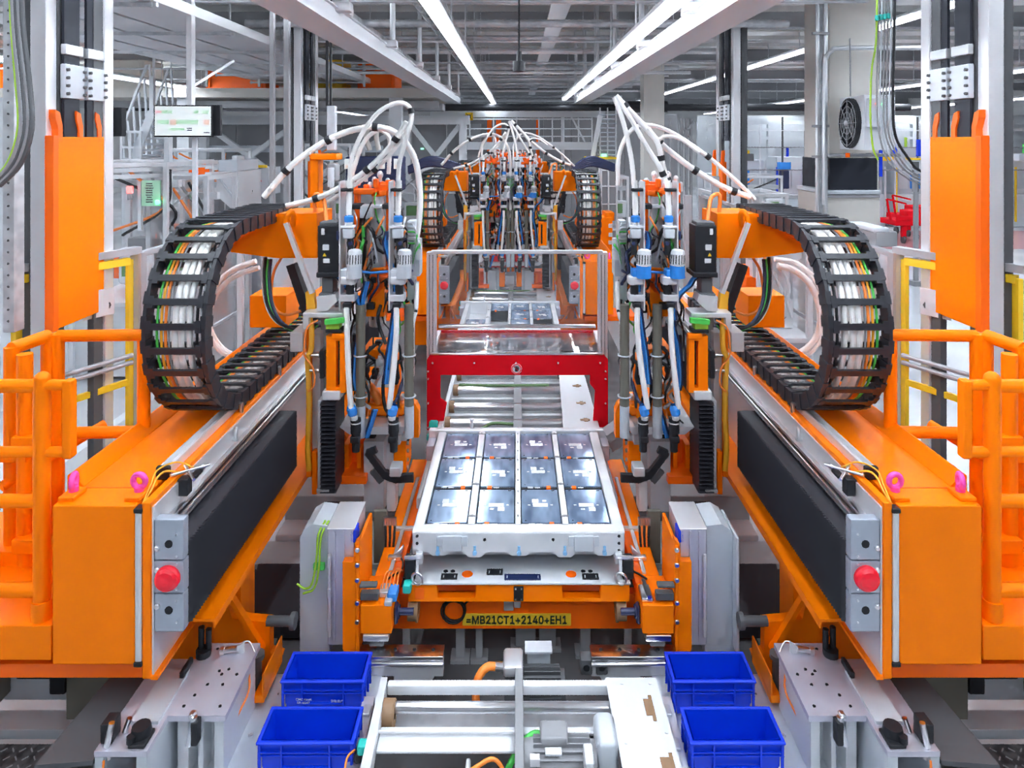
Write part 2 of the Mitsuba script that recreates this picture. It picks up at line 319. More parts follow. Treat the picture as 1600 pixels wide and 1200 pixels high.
# ------------------------------------------------------------------ gantries (written for the left, mirrored to the right)
def gantry(sd, other):
    lr = sd
    t = thing('gantry_beam', f'orange gantry beam with black side bellows and red bumper, in front on the {lr}', 'gantry beam')
    put('body', B().box(-2.04, -1.671, 3.0, 7.2, -2.305, -1.604, .008), ORANGE, t)
    put('end_seam', B().box(-2.0, -1.671, 3.150, 3.158, -1.606, -1.602), ORANGE2, t)
    put('channel_edge', B().prism([(-2.075, -1.55), (-2.055, -1.54), (-2.0, -1.6), (-2.0, -1.64), (-2.075, -1.64)], 1, 3.16, 7.2), ORANGE, t)
    put('side_plate', B().box(-1.64, -1.60, 2.99, 7.2, -2.36, -1.586, .006).box(-1.60, -1.57, 2.99, 7.2, -2.36, -2.345), ORANGE, t)
    sl = put('edge_strip', B().box(-1.671, -1.64, 2.988, 3.03, -2.285, -1.63, .006), ALU, t)
    put('end_cap', B().box(-1.674, -1.637, 2.985, 3.03, -1.632, -1.612, .003).box(-1.674, -1.637, 2.985, 3.03, -2.303, -2.283, .003), BLACK, sl)
    put('web', B().box(-1.60, -1.592, 3.0, 7.2, -2.345, -1.61), ALU, t)
    put('guide_rail', B().box(-1.592, -1.56, 3.05, 7.2, -1.722, -1.705, .003).box(-1.592, -1.545, 3.05, 7.2, -1.752, -1.73, .004).box(-1.592, -1.55, 3.05, 7.2, -1.772, -1.757, .003), CHROME, t)
    put('lower_flange', B().box(-1.60, -1.40, 3.17, 7.2, -2.232, -2.22).box(-1.408, -1.40, 3.17, 7.2, -2.262, -2.22), ORANGE, t, )
    # bellows: folded cover on the side of the beam
    pts = []; y = 3.05; n = 74
    for k in range(2 * n + 1): pts.append((-1.468 + (.020 if k % 2 else 0), 3.05 + k * (1.46 / (2 * n))))
    put('bellows', B().prism([(-1.585, 3.05)] + pts + [(-1.585, 4.51)], 2, -2.15, -1.785), BELLOW, t)
    pts = [(-1.468 + (.020 if k % 2 else 0), 5.3 + k * .012) for k in range(158)]
    put('bellows', B().prism([(-1.585, 5.3)] + pts + [(-1.585, pts[-1][1])], 2, -2.15, -1.785), BELLOW, t)
    # end block with bumper
    e = put('end_block', B().box(-1.592, -1.461, 3.0, 3.05, -1.845, -1.665, .006).box(-1.592, -1.461, 3.0, 3.05, -1.988, -1.848, .003).box(-1.592, -1.461, 3.0, 3.05, -2.16, -1.991, .006), BLOCK, t)
    put('bumper', B().lathe([(0, .054), (.012, .054), (.024, .050), (.033, .038), (.037, .02), (.038, 1e-4)], (-1.528, 3.0, -1.918), (0, -1, 0), 28), SIGNRED, e)
    put('bore', B().disc((-1.526, 3.002, -1.772), (0, -1, 0), .017, .005, 18), BLACK, e)
    put('bore', B().disc((-1.526, 3.002, -2.062), (0, -1, 0), .017, .005, 18), BLACK, e)
    for bz in (-1.79, -1.885, -2.045): put('bolt', B().lathe([(0, .012), (.006, .012), (.009, .008), (.009, 1e-4)], (-1.577, 3.0, bz), (0, -1, 0), 12), CHROME, e)
    m = B()
    for bz in (-1.73, -1.826, -1.86, -2.02, -2.115, -1.97): m.disc((-1.492, 3.001, bz), (0, -1, 0), .005, .004, 8)
    put('screws', m, CHROME, e)
    # pink lifting eyes
    for ex, axis in ((-2.0, (1, .25, 0)), (-1.705, (.12, 1, 0))):
        pd = put('lifting_pad', B().box(ex - .035, ex + .035, 3.03, 3.13, -1.606, -1.585, .004), ORANGE, t)
        put('lifting_eye', B().torus((ex, 3.09, -1.540), axis, .030, .0125).cyl((ex, 3.09, -1.586), (ex, 3.09, -1.565), .02), PINK, pd)
    # rail profile on top, with end cap and clips
    pr = put('rail_profile', B().box(-1.70, -1.645, 3.25, 7.2, -1.602, -1.572).box(-1.70, -1.688, 3.25, 7.2, -1.58, -1.548, .003).box(-1.657, -1.645, 3.25, 7.2, -1.58, -1.548, .003), ALU, t)
    put('end_cap', B().box(-1.704, -1.641, 3.225, 3.25, -1.604, -1.544, .004), BLACK, pr)
    for y in (3.98, 4.62): put('clip', B().box(-1.645, -1.602, y, y + .03, -1.55, -1.535, .002).box(-1.615, -1.60, y, y + .03, -1.60, -1.54, .002), CHROME, t)
    put('cover_strip', B().box(-1.645, -1.605, 3.25, 7.2, -1.604, -1.59), ORANGE2, t)
    put('eye_bolt', B().torus((-1.572, 3.83, -1.643), (1, .3, .0), .027, .009).cyl((-1.593, 3.83, -1.675), (-1.56, 3.83, -1.675), .012), STEEL, t)
    sw = put('limit_switch', B().box(-1.60, -1.55, 3.22, 3.27, -1.68, -1.60, .005).box(-1.56, -1.53, 3.26, 3.34, -1.62, -1.60, .003), BLACK, t)
    put('roller_lever', B().cyl((-1.62, 3.20, -1.57), (-1.50, 3.34, -1.585), .007, n=8).cyl((-1.60, 3.30, -1.57), (-1.52, 3.22, -1.60), .008, n=8).disc((-1.53, 3.33, -1.59), (1, 0, 0), .014, .012), CHROME, sw)
    put('cable', B().tube([(-1.66, 3.02, -1.63), (-1.655, 3.10, -1.585), (-1.66, 3.16, -1.56), (-1.64, 3.2, -1.55), (-1.60, 3.25, -1.58)], .005, 6).tube([(-1.662, 3.02, -1.63), (-1.67, 3.12, -1.575), (-1.68, 3.2, -1.545), (-1.63, 3.28, -1.545), (-1.56, 3.3, -1.58)], .004, 6), CABLEY, sw)
    # stand below
    st = put('stand', B().box(-2.02, -1.50, 3.72, 3.92, -2.92, -2.30, .006).box(-2.02, -1.50, 6.5, 6.7, -3.2, -2.30), ORANGE, t)
    put('foot_bracket', B().prism([(-1.56, -2.40), (-1.53, -2.40), (-1.50, -2.52), (-1.30, -2.54), (-1.30, -2.70), (-1.24, -2.72), (-1.28, -2.84), (-1.62, -2.84)], 1, 3.60, 3.66), ORANGE, st)
    put('gusset', B().prism([(-1.52, -2.36), (-1.50, -2.36), (-1.32, -2.66), (-1.36, -2.66)], 1, 3.56, 3.60), ORANGE, st)
    put('buffer', B().cyl((-1.32, 3.62, -2.545), (-1.19, 3.62, -2.545), .026).cyl((-1.195, 3.62, -2.545), (-1.17, 3.62, -2.545), .042), DGREY, st)
    put('buffer', B().cyl((-1.33, 3.5, -2.83), (-1.33, 3.5, -2.64), .025).cyl((-1.33, 3.5, -2.65), (-1.33, 3.5, -2.625), .038).cyl((-1.33, 3.5, -2.83), (-1.33, 3.5, -2.80), .034), DGREY, st)
    put('foot_rail', B().box(-1.29, -1.24, 3.35, 3.62, -2.76, -2.72, .004).box(-1.25, -1.24, 3.35, 3.62, -2.72, -2.62, .003), ORANGE, st)
    put('latch', B().box(-1.62, -1.59, 3.68, 3.72, -2.50, -2.32, .01).box(-1.66, -1.57, 3.68, 3.72, -2.53, -2.50, .01), LGREY, st)
    put('base_flange', B().box(-2.35, -1.66, 3.05, 3.5, -2.40, -2.335, .004), ORANGE2, st)
    # ---------------- cable chain
    c = thing('cable_chain', f'black cable chain looping over the orange gantry beam in front on the {lr}', 'cable chain')
    R, cy, cz = .51, 4.10, -1.025
    def path(s):
        if s < .95: return np.array([5.05 - s, cz + R]), np.array([-1., 0])
        s -= .95
        if s < math.pi * R:
            a = s / R; return np.array([cy - R * math.sin(a), cz + R * math.cos(a)]), np.array([-math.cos(a), -math.sin(a)])
        s -= math.pi * R
        return np.array([cy + s, cz - R]), np.array([1., 0])
    L = .95 + math.pi * R + 2.5; pitch = .118; n = int(L / pitch)
    def loft(x0, x1, s0, s1, h0, h1):       # a block along the path: h across the band (+ outwards)
        v = []
        for s in (s0, s1):
            p, d = path(s); nrm = np.array([d[1], -d[0]]) * -1
            for x in (x0, x1):
                for h in (h0, h1): q = p + nrm * h; v.append([x, q[0], q[1]])
        q = [[0, 1, 3, 2], [4, 6, 7, 5], [0, 4, 5, 1], [2, 3, 7, 6], [0, 2, 6, 4], [1, 5, 7, 3]]
        o = B(); o.add([v[i] for k in q for i in k], np.arange(24).reshape(6, 4)[:, ::-1]); return o
    for k in range(n):
        s = k * pitch; m = B()
        for x0, x1 in ((-1.955, -1.925), (-1.645, -1.615)):
            for a in (loft(x0, x1, s, s + pitch * .52, -.044, .044), loft(x0 + .006, x1 - .006, s + pitch * .5, s + pitch * 1.02, -.040, .040)): m.add(a.v[0], a.f[0])
        for h0, h1 in ((.030, .046), (-.046, -.030)):
            a = loft(-1.93, -1.64, s + .035, s + .066, h0, h1); m.add(a.v[0], a.f[0])
            for x0, x1 in ((-1.93, -1.90), (-1.67, -1.64)): a = loft(x0, x1, s + .022, s + .08, h0, h1); m.add(a.v[0], a.f[0])
        put('link', m, CHAIN, c)
    def run(x, h, s0=.0, s1=None):
        out = []
        for s in np.linspace(s0, (L if s1 is None else s1) - .02, 54):
            p, d = path(s); nrm = np.array([-d[1], d[0]]); q = p + nrm * h; out.append([x + .006 * math.sin(3.1 * s + x * 40), q[0], q[1]])
        return out
    for x in (-1.80, -1.758, -1.716): put('hose', B().tube(run(x, .002), .0165, 8, False), HOSE, c, 'white hose in the chain')
    for x, r, mt in ((-1.885, .007, GREEN), (-1.866, .0075, CABLEY), (-1.848, .0085, CABLEO), (-1.832, .006, GREY), (-1.684, .008, BLACK), (-1.665, .007, LGREY)):
        put('cable', B().tube(run(x, 0), r, 6, False), mt, c)
    return t, c

def carriage(lr):
    t = thing('carriage', f'orange and grey gantry carriage with black servo motor on the {lr} front beam', 'machine carriage')
    Y = 4.55
    q = lambda u, v, y=Y: P(u, v, y)
    def pb(u0, u1, v0, v1, y0, y1, b=.004): a, c = P(u0, v0, y0), P(u1, v1, y0); return B().box(a[0], c[0], y0, y1, c[2], a[2], b)
    put('column', pb(486, 501, 520, 768, 4.55, 4.75), LGREY, t)
    put('column_side', pb(501, 512, 470, 770, 4.62, 4.80), GREY, t)
    put('guard_strip', pb(478, 486, 458, 746, 4.52, 4.60), ORANGE, t)
    put('foot_plate', pb(487, 495, 706, 773, 4.50, 4.56), ORANGE, t)
    # chain bracket
    put('chain_bracket', B().prism([(-1.96, -.70), (-1.62, -.50), (-1.35, -.50), (-1.35, -.80), (-1.62, -.80), (-1.93, -.76)], 1, 4.62, 5.0), ORANGE, t)
    put('bracket_rib', B().prism([(-1.96, -.70), (-1.62, -.50), (-1.62, -.52), (-1.96, -.73)], 1, 4.56, 4.62), ORANGE2, t)
    put('rear_box', pb(390, 447, 462, 512, 5.15, 5.45), ORANGE, t)
    put('strut', B().bar(q(447, 348, 4.5), q(488, 458, 4.5), .040, .028), ALU, t)
    put('arm', B().bar(q(458, 412, 4.62), q(488, 500, 4.6), .09, .06), BLACK, t)
    put('arm_joint', B().bar(q(485, 455, 4.53), q(489, 492, 4.53), .055, .05), CABLEY, t)
    put('arm_top', B().tube([q(446, 352, 4.5), q(449, 338, 4.5), q(455, 330, 4.52), q(459, 338, 4.55), q(457, 352, 4.6)], .018), ORANGE, t)
    mo = put('servo_motor', pb(496, 530, 352, 428, 4.42, 4.58, .008), BLACK, t)
    put('motor_flange', pb(494, 532, 426, 434, 4.40, 4.60), BLACK, mo)
    put('motor_cap', pb(499, 527, 347, 353, 4.43, 4.57), DGREY, mo)
    m = B()
    for v0, v1, u0, u1 in ((357, 367, 502, 507), (382, 391, 504, 514), (404, 411, 505, 515), (428, 431, 506, 514)):
        a, c = P(u0, v0, 4.417), P(u1, v1, 4.417); m.box(a[0], c[0], 4.414, 4.421, c[2], a[2])
    put('sticker', m, WHITE, mo)
    a = P(507, 398, 4.417); put('warning_sticker', B().prism([(a[0] - .012, a[2] - .01), (a[0] + .012, a[2] - .01), (a[0], a[2] + .012)], 1, 4.414, 4.421), YELLOW, mo)
    put('gearbox', pb(503, 520, 434, 461, 4.44, 4.56).box(*[P(500, 450, 4.45)[0], P(524, 450, 4.45)[0], 4.42, 4.58, P(0, 463, 4.45)[2], P(0, 457, 4.45)[2]], .004), DGREY, t)
    put('motor_bracket', B().prism([P(498, 461, 4.45)[[0, 2]], P(527, 458, 4.45)[[0, 2]], P(530, 468, 4.45)[[0, 2]], P(514, 483, 4.45)[[0, 2]], P(499, 483, 4.45)[[0, 2]]], 1, 4.40, 4.52), ALU, t)
    put('cable_tray', pb(474, 536, 489, 497, 4.40, 4.55).box(P(473, 0, 4.4)[0], P(482, 0, 4.4)[0], 4.40, 4.5, P(0, 515, 4.4)[2], P(0, 489, 4.4)[2], .003), ALU, t)
    put('cover_box', pb(453, 473, 520, 550, 4.45, 4.65), ALU, t)
    va = put('valve_block', pb(509, 530, 503, 519, 4.38, 4.46), LIME, t)
    put('connector', B().bar(q(508, 503, 4.36), q(538, 500, 4.36), .035, .03), GREEN, va)
    put('valve_base', pb(508, 534, 515, 521, 4.37, 4.47), BLACK, va)
    put('slide_frame', B().prism([P(u, v, 4.4)[[0, 2]] for u, v in ((511, 524), (541, 524), (541, 612), (511, 612))], 1, 4.38, 4.44, [[P(u, v, 4.4)[[0, 2]] for u, v in ((526, 531), (532, 531), (532, 604), (526, 604))]]), ORANGE, t)
    put('slide_rail', pb(525, 533, 530, 605, 4.44, 4.47), BLACK, t)
    put('slide_lug', pb(518, 541, 522, 530, 4.36, 4.40), ORANGE, t)
    put('black_cover', pb(499, 506, 548, 592, 4.40, 4.5), BLACK, t)
    for v in (555, 579): put('stud', B().cyl(q(484, v, 4.44), q(499, v, 4.44), .010, n=8).cyl(q(496, v, 4.44), q(499, v, 4.44), .017, n=8), CHROME, t)
    put('bellows_cap', pb(503, 531, 612, 626, 4.36, 4.52, .005), WHITE, t)
    zz = []; n = 22; za, zb = P(0, 626, 4.42)[2], P(0, 768, 4.42)[2]; xa, xb = P(503, 0, 4.42)[0], P(526, 0, 4.42)[0]
    for k in range(n):
        z0, z1 = za + (zb - za) * k / n, za + (zb - za) * (k + 1) / n; zm = (z0 + z1) / 2
        zz += [(4.40, z0), (4.37, zm)]
    put('bellows', B().prism(zz + [(4.40, zb), (4.62, zb), (4.62, za)], 0, xa, xb), BELLOW, t)
    put('bellows_side', pb(496, 503, 626, 770, 4.40, 4.6), LGREY, t)
    put('bellows_foot', pb(494, 514, 765, 771, 4.38, 4.6), GREY, t)
    # orange cable sleeve up the guard strip
    put('cable_sleeve', B().tube([q(484, 497, 4.46), q(487, 520, 4.44), q(486, 545, 4.44), q(481, 560, 4.44), q(482, 590, 4.46), q(483, 640, 4.47), q(481, 700, 4.47), q(483, 735, 4.47)], .018, 8), CABLEY, t)
    put('cable_sleeve', B().tube([q(497, 500, 4.4), q(480, 512, 4.38), q(476, 535, 4.38), q(476, 556, 4.40), q(489, 575, 4.40), q(491, 600, 4.42), q(482, 612, 4.44)], .006, 6), CABLEO, t)
    # loose cable loops hanging off the chain bracket
    for (a, col, r) in (((415, 402), BLACK, .012), ((419, 405), GREEN, .010), ((423, 405), NAVY, .012), ((412, 402), LGREY, .008)):
        u, v = a; put('cable_loop', B().tube([q(u, v, 4.85), q(u - 2, v + 30, 4.8), q(u + 2, v + 70, 4.75), q(u + 16, v + 98, 4.7), q(u + 40, v + 111, 4.68), q(u + 66, v + 113, 4.66), q(u + 78, v + 104, 4.7)], r, 7), col, t)
    put('cable_loop', B().tube([q(440, 402, 4.8), q(428, 425, 4.8), q(424, 460, 4.8), q(432, 485, 4.8), q(450, 492, 4.8), q(470, 486, 4.75)], .010, 7), CABLEO, t)
    put('cable_loop', B().tube([q(491, 400, 4.7), q(494, 350, 4.7), q(491, 312, 4.7), q(495, 303, 4.7), q(505, 310, 4.65), q(509, 330, 4.6), q(511, 350, 4.52)], .014, 7), CABLEO, t)
    # robot foot under the tools
    f = put('tool_base', pb(524, 572, 744, 757, 4.55, 5.1).box(P(530, 0, 4.7)[0], P(572, 0, 4.7)[0], 4.75, 5.05, P(0, 745, 4.7)[2], P(0, 690, 4.7)[2], .02), ORANGE2, t)
    put('base_cheek', pb(536, 545, 695, 742, 4.66, 4.80).box(P(560, 0, 4.7)[0], P(566, 0, 4.7)[0], 4.66, 4.8, P(0, 742, 4.7)[2], P(0, 698, 4.7)[2]), ORANGE, f)
    put('base_lug', B().prism([P(u, v, 4.7)[[0, 2]] for u, v in ((527, 650), (538, 648), (535, 662), (545, 682), (528, 684))], 1, 4.66, 4.72), ORANGE, f)
    return t
def spindle(lr, which, u, Y, ulow, face):
    """A screwdriving spindle: u is its axis in the photo at depth Y, ulow where the nozzle ends, face the side its white motor cap points to."""
    t = thing('screw_spindle', f'{which} screwdriving spindle with white feed hoses on the {lr} front carriage', 'machine tool', 'screwdriving spindles of the front carriages')
    k = Y / F; x = (u - UC) * k; z = lambda v: (VC - v) * k
    put('plate', B().box(x - .058, x - .046, Y - .03, Y + .11, z(484), z(283), .002), ALU, t)
    put('upper_hose', B().cyl((x, Y, z(338)), (x + .004, Y + .01, z(282)), .0185), HOSE, t)
    c = put('connector', B().lathe([(0, .024), (.012, .030), (.04, .030), (.045, .022), (.05, .02)], (x, Y, z(348)), (0, 0, 1), 14), SKYB, t)
    put('collar', B().cyl((x, Y, z(352)), (x, Y, z(347)), .026).box(x - .05, x + .038, Y - .03, Y + .03, z(356), z(352), .003), WHITE, t)
    put('upper_body', B().box(x - .035, x + .032, Y - .03, Y + .03, z(372), z(357), .006), LGREY, t)
    put('sensor', B().box(x - .07, x - .055, Y - .04, Y, z(374), z(360), .003).cyl((x + .02, Y - .03, z(379)), (x + .02, Y - .05, z(379)), .012), NAVY, t)
    put('neck', B().cyl((x + .01, Y, z(398)), (x + .01, Y, z(372)), .020).box(x - .01, x + .03, Y - .02, Y + .02, z(384), z(376), .004), BLACK, t)
    # white ribbed cap of the nutrunner
    cx, cz = x + .045 * face, z(413); cap = put('cap', B().lathe([(0, .048), (.075, .046), (.098, .040), (.104, .026), (.104, 1e-4)], (cx, Y - .04, cz), (.05 * face, 0, 1), 20), WHITE, t)
    m = B()
    for a in range(16):
        th = a * 2 * math.pi / 16; m.bar((cx + .047 * math.cos(th), Y - .04 + .047 * math.sin(th), cz + .014), (cx + .002 * face + .046 * math.cos(th), Y - .04 + .046 * math.sin(th), cz + .072), .006)
    put('vent_slots', m, DGREY, cap)
    put('gear_body', B().cyl((cx, Y - .04, z(432)), (cx, Y - .04, cz + .002), .050, .048, 16).box(x - .045, x + .03, Y - .05, Y + .03, z(436), z(419), .008), LGREY if face > 0 else SKYB, t)
    put('gear_case', B().box(x - .045, x + .055, Y - .055, Y + .02, z(443), z(429), .01).cyl((x + .03, Y - .06, z(438)), (x + .03, Y - .02, z(438)), .02), ALU, t)
    put('drive_shaft', B().cyl((x + .008, Y, z(462)), (x + .008, Y, z(442)), .026), BLACK, t)
    put('holder_block', B().box(x - .05, x + .045, Y - .03, Y + .06, z(470), z(459), .004), ALU, t)
    put('holder_knob', B().box(x - .03, x + .02, Y - .045, Y + .01, z(480), z(471), .006).cyl((x + .006, Y - .05, z(475)), (x + .006, Y - .03, z(475)), .007), BLACK, t)
    put('sleeve', B().cyl((x + .06, Y + .07, z(640)), (x + .06, Y + .07, z(480)), .031), OLIVE, t)
    put('sleeve_foot', B().cyl((x + .06, Y + .07, z(690)), (x + .06, Y + .07, z(640)), .032).torus((x + .06, Y + .07, z(560)), (0, 0, 1), .041, .006).torus((x + .06, Y + .07, z(625)), (0, 0, 1), .041, .006), LGREY, t)
    xl = (ulow - UC) * k; dx = xl - x
    put('lower_hose', B().tube([(x - .005, Y - .035, z(478)), (x + dx * .05, Y - .05, z(515)), (x + dx * .3, Y - .05, z(560)), (x + dx * .65, Y - .05, z(600)), (xl, Y - .04, z(634))], .0185, 10), HOSE, t)
    put('blue_connector', B().lathe([(0, .02), (.012, .03), (.05, .032), (.062, .026), (.075, .02)], (xl + .012, Y - .03, z(647)), (-.25 * (1 if dx > 0 else -1), 0, 1), 14), SKYB, t)
    put('connector_ring', B().lathe([(0, .022), (.02, .026), (.03, .022)], (xl + .016, Y - .03, z(653)), (0, 0, 1), 12), WHITE, t)
    nz = put('nozzle', B().cyl((xl + .02, Y, z(676)), (xl + .02, Y, z(654)), .033).cyl((xl + .022, Y, z(705)), (xl + .022, Y, z(676)), .024, .028).box(xl - .01, xl + .045, Y - .03, Y + .03, z(690), z(680), .005), BLACK, t)
    put('nozzle_ring', B().torus((xl + .02, Y, z(660)), (0, 0, 1), .033, .005), STEEL, nz)
    put('upper_clamp', B().box(x - .045, x + .025, Y - .03, Y + .03, z(299), z(294), .004), BLACK, t)
    return t

def bundle(lr, name, pts, Y, r, n, label, mt, cat='cable bundle'):
    t = thing(name, label, cat)
    rnd = random.Random(hash(label) % 1000 if False else sum(map(ord, label)))
    for i in range(n):
        o = np.array([rnd.uniform(-1, 1), rnd.uniform(-1, 1), rnd.uniform(-.4, .4)]) * r * 1.6
        put('cable', B().tube([P(u, v, Y) + o + np.array([rnd.uniform(-1, 1), 0, 0]) * r * .7 for u, v in pts], r, 6), mt[i % len(mt)], t)
    m = B()
    for u, v in pts[1:-1]: m.torus(P(u, v, Y), (0, 0, 1), r * 2.9, r * .7, 12, 6)
    if len(pts) > 2: put('tie', m, BLACK, t)
    return t

def hose(label, pts, Y, r=.02, clamps=(), n=9):
    t = thing('white_hose', label, 'hose')
    r *= .86; p = np.array([P(u, v, (Y if not isinstance(Y, (list, tuple)) else Y[i])) for i, (u, v) in enumerate(pts)])
    q = spline(p, 8); put('pipe', B().tube(q, r, n, False), HOSE, t)
    for c in clamps:
        i = int(c * (len(q) - 2)); d = q[i + 1] - q[i]; d /= np.linalg.norm(d); put('clip', B().cyl(q[i] - d * .018, q[i] + d * .018, r * 1.35, n=10), BLACK, t)
    return t

def tools(lr):
    """Head of the carriage between the spindles: orange frame, grey motor, blue tubes."""
    out = []
    Y = 4.75
    def pb(u0, u1, v0, v1, y0, y1, b=.004): a, c = P(u0, v0, y0), P(u1, v1, y0); return B().box(a[0], c[0], y0, y1, c[2], a[2], b)
    t = thing('tool_head', f'orange tool head frame with grey cylinder motor between the {lr} front spindles', 'machine head'); out.append(t)
    put('frame_top', pb(552, 582, 296, 304, 4.7, 4.85).box(P(585, 0, 4.75)[0], P(608, 0, 4.75)[0], 4.75, 4.9, P(0, 300, 4.75)[2], P(0, 288, 4.75)[2], .004), ORANGE2, t)
    put('frame_leg', pb(553, 560, 300, 415, 4.78, 4.86), ORANGE2, t)
    put('frame_leg', pb(603, 609, 302, 430, 4.78, 4.86), ORANGE2, t)
    put('black_rail', pb(557, 572, 335, 420, 4.82, 4.9), BLACK, t)
    put('cross_bar', pb(548, 612, 320, 326, 4.66, 4.72).box(P(564, 0, 4.66)[0], P(584, 0, 4.66)[0], 4.62, 4.7, P(0, 340, 4.66)[2], P(0, 321, 4.66)[2], .004), LGREY, t)
    put('cross_clamp', pb(548, 564, 319, 327, 4.62, 4.72).box(P(597, 0, 4.62)[0], P(609, 0, 4.62)[0], 4.62, 4.72, P(0, 327, 4.62)[2], P(0, 319, 4.62)[2], .004), BLACK, t)
    mo = put('motor', B().cyl(P(588, 418, 4.78), P(588, 340, 4.78), .068, .062, 20).cyl(P(591, 340, 4.78), P(591, 305, 4.78), .042, n=16), LGREY, t)
    put('motor_ring', B().torus(P(588, 418, 4.78), (0, 0, 1), .068, .012).torus(P(591, 305, 4.78), (0, 0, 1), .042, .006), ORANGE, mo)
    put('body', pb(574, 604, 432, 492, 4.7, 5.0, .01), ORANGE2, t)
    put('body_web', B().prism([P(u, v, 4.7)[[0, 2]] for u, v in ((578, 470), (604, 445), (604, 490), (576, 490))], 1, 4.62, 4.70), ORANGE, t)
    put('lower_motor', B().cyl(P(590, 508, 4.8), P(590, 490, 4.8), .06, n=16), ALU, t)
    put('tray', pb(566, 604, 546, 560, 4.66, 4.95).box(P(568, 0, 4.66)[0], P(600, 0, 4.66)[0], 4.64, 4.9, P(0, 572, 4.66)[2], P(0, 561, 4.66)[2], .003), ORANGE, t)
    put('tray_front', pb(568, 600, 562, 573, 4.62, 4.64), WHITE, t)
    put('arm', B().tube([P(574, 600, 4.75), P(585, 612, 4.7), P(592, 628, 4.7), P(590, 642, 4.72)], .030, 9), CABLEO, t)
    put('yoke', pb(563, 632, 632, 652, 4.66, 5.0, .02).box(P(614, 0, 4.66)[0], P(622, 0, 4.66)[0], 4.64, 4.8, P(0, 655, 4.66)[2], P(0, 560, 4.66)[2], .004), ORANGE, t)
    put('table_plate', B().prism([P(u, v, 4.5)[[0, 2]] for u, v in ((530, 667), (636, 667), (628, 679), (546, 679))], 1, 4.5, 4.95), STEEL, t)
    put('steel_post', pb(568, 600, 690, 800, 4.6, 4.85).box(P(601, 0, 4.7)[0], P(615, 0, 4.7)[0], 4.7, 4.9, P(0, 790, 4.7)[2], P(0, 680, 4.7)[2], .004), LGREY, t)
    put('orange_post', pb(615, 634, 679, 742, 4.7, 4.95), ORANGE, t)
    m = B()
    for v in (692, 704, 718, 730): m.disc(P(636, v, 4.72), (1, 0, 0), .014, .012, 8)
    put('post_bolts', m, CHROME, t)
    sh = put('side_shield', B().prism([P(u, v, 4.8)[[0, 2]] for u, v in ((640, 625), (650, 630), (655, 640), (655, 682), (645, 682), (645, 645), (632, 628))], 1, 4.78, 4.86), ORANGE, t)
    put('shield_panel', B().prism([P(u, v, 4.8)[[0, 2]] for u, v in ((632, 632), (647, 634), (646, 660), (640, 675), (626, 668))], 1, 4.86, 4.9), WHITE, t)
    gl = put('glands', B(), CHROME, t) if False else None
    m = B()
    for u, v, r in ((560, 276, .03), (572, 270, .034), (585, 278, .03), (594, 270, .036), (606, 280, .03), (552, 285, .024), (615, 284, .026), (578, 286, .03)): m.ball(P(u, v + 3, 4.85), r * .62, 7, (1, 1, 1.3)); m.cyl(P(u, v + 14, 4.85), P(u, v, 4.85), .014, n=8)
    put('valve_caps', m, ALU, t)
    m = B(); rnd = random.Random(5)
    for i in range(16):
        u, v = rnd.uniform(552, 614), rnd.uniform(286, 304); m.cbox(P(u, v, 4.8 + rnd.uniform(-.08, .08)), rnd.uniform(.02, .07, ) * np.ones(3) if False else (rnd.uniform(.02, .06), .05, rnd.uniform(.02, .06)), .004)
    put('red_fittings', m, ORANGE2, t)
    m = B()
    for i in range(14):
        u, v = rnd.uniform(560, 632), rnd.uniform(505, 690); m.cbox(P(u, v, 4.62 + rnd.uniform(-.1, .2)), (rnd.uniform(.02, .07), .05, rnd.uniform(.02, .08)), .004)
    put('small_brackets', m, STEEL, t)
    m = B()
    for i in range(34):
        u, v = rnd.uniform(556, 640), rnd.uniform(330, 690); m.cbox(P(u, v, 4.66 + rnd.uniform(-.1, .2)), (rnd.uniform(.02, .06), .05, rnd.uniform(.02, .08)), .004)
    put('black_blocks', m, BLACK, t)
    # gripper with black toggle arm
    g = thing('toggle_clamp', f'black angled toggle clamp reaching over the {lr} orange lift beam', 'clamp'); out.append(g)
    put('lever', B().bar(P(574, 706, 4.4), P(584, 718, 4.4), .032, .04).bar(P(582, 716, 4.4), P(602, 742, 4.4), .036, .04), BLACK, g)
    put('upper_link', B().bar(P(588, 702, 4.4), P(574, 708, 4.4), .03, .04), BLACK, g)
    put('jaw', B().bar(P(600, 740, 4.4), P(622, 748, 4.4), .04, .05).bar(P(618, 747, 4.4), P(646, 746, 4.4), .034, .05), BLACK, g)
    put('block', pb(608, 626, 731, 746, 4.34, 4.44, .006), STEEL, g)
    put('stand', pb(604, 618, 752, 800, 4.4, 4.5, .006), ALU, g)
    put('second_lever', B().bar(P(582, 734, 4.48), P(597, 752, 4.48), .03, .04), DGREY, g)
    # pneumatic hoses in blue
    j = thing('blue_tube_bundle', f'blue pneumatic tube bundles hanging beside the {lr} front spindles', 'tube bundle'); out.append(j)
    for (pts) in (((528, 362), (518, 380), (517, 405), (522, 425), (532, 436), (538, 446)), ((606, 362), (602, 380), (607, 400), (612, 420), (616, 440)), ((538, 446), (555, 462), (563, 485), (564, 510), (556, 545), (553, 590), (556, 610)),
                  ((616, 445), (618, 470), (612, 520), (606, 560), (602, 600)), ((562, 424), (580, 426), (605, 424)), ((586, 640), (580, 660), (572, 684)), ((573, 440), (566, 470), (562, 500))):
        for k in range(3):
            put('tube', B().tube([P(u + 3 * k - 3, v, 4.50 - .02 * (k % 2)) for u, v in pts], .0085, 6), SKYB if k else NAVY, j)
    w = thing('wire_tangle', f'tangle of black, green and orange wires around the {lr} front tool head', 'cable bundle'); out.append(w)
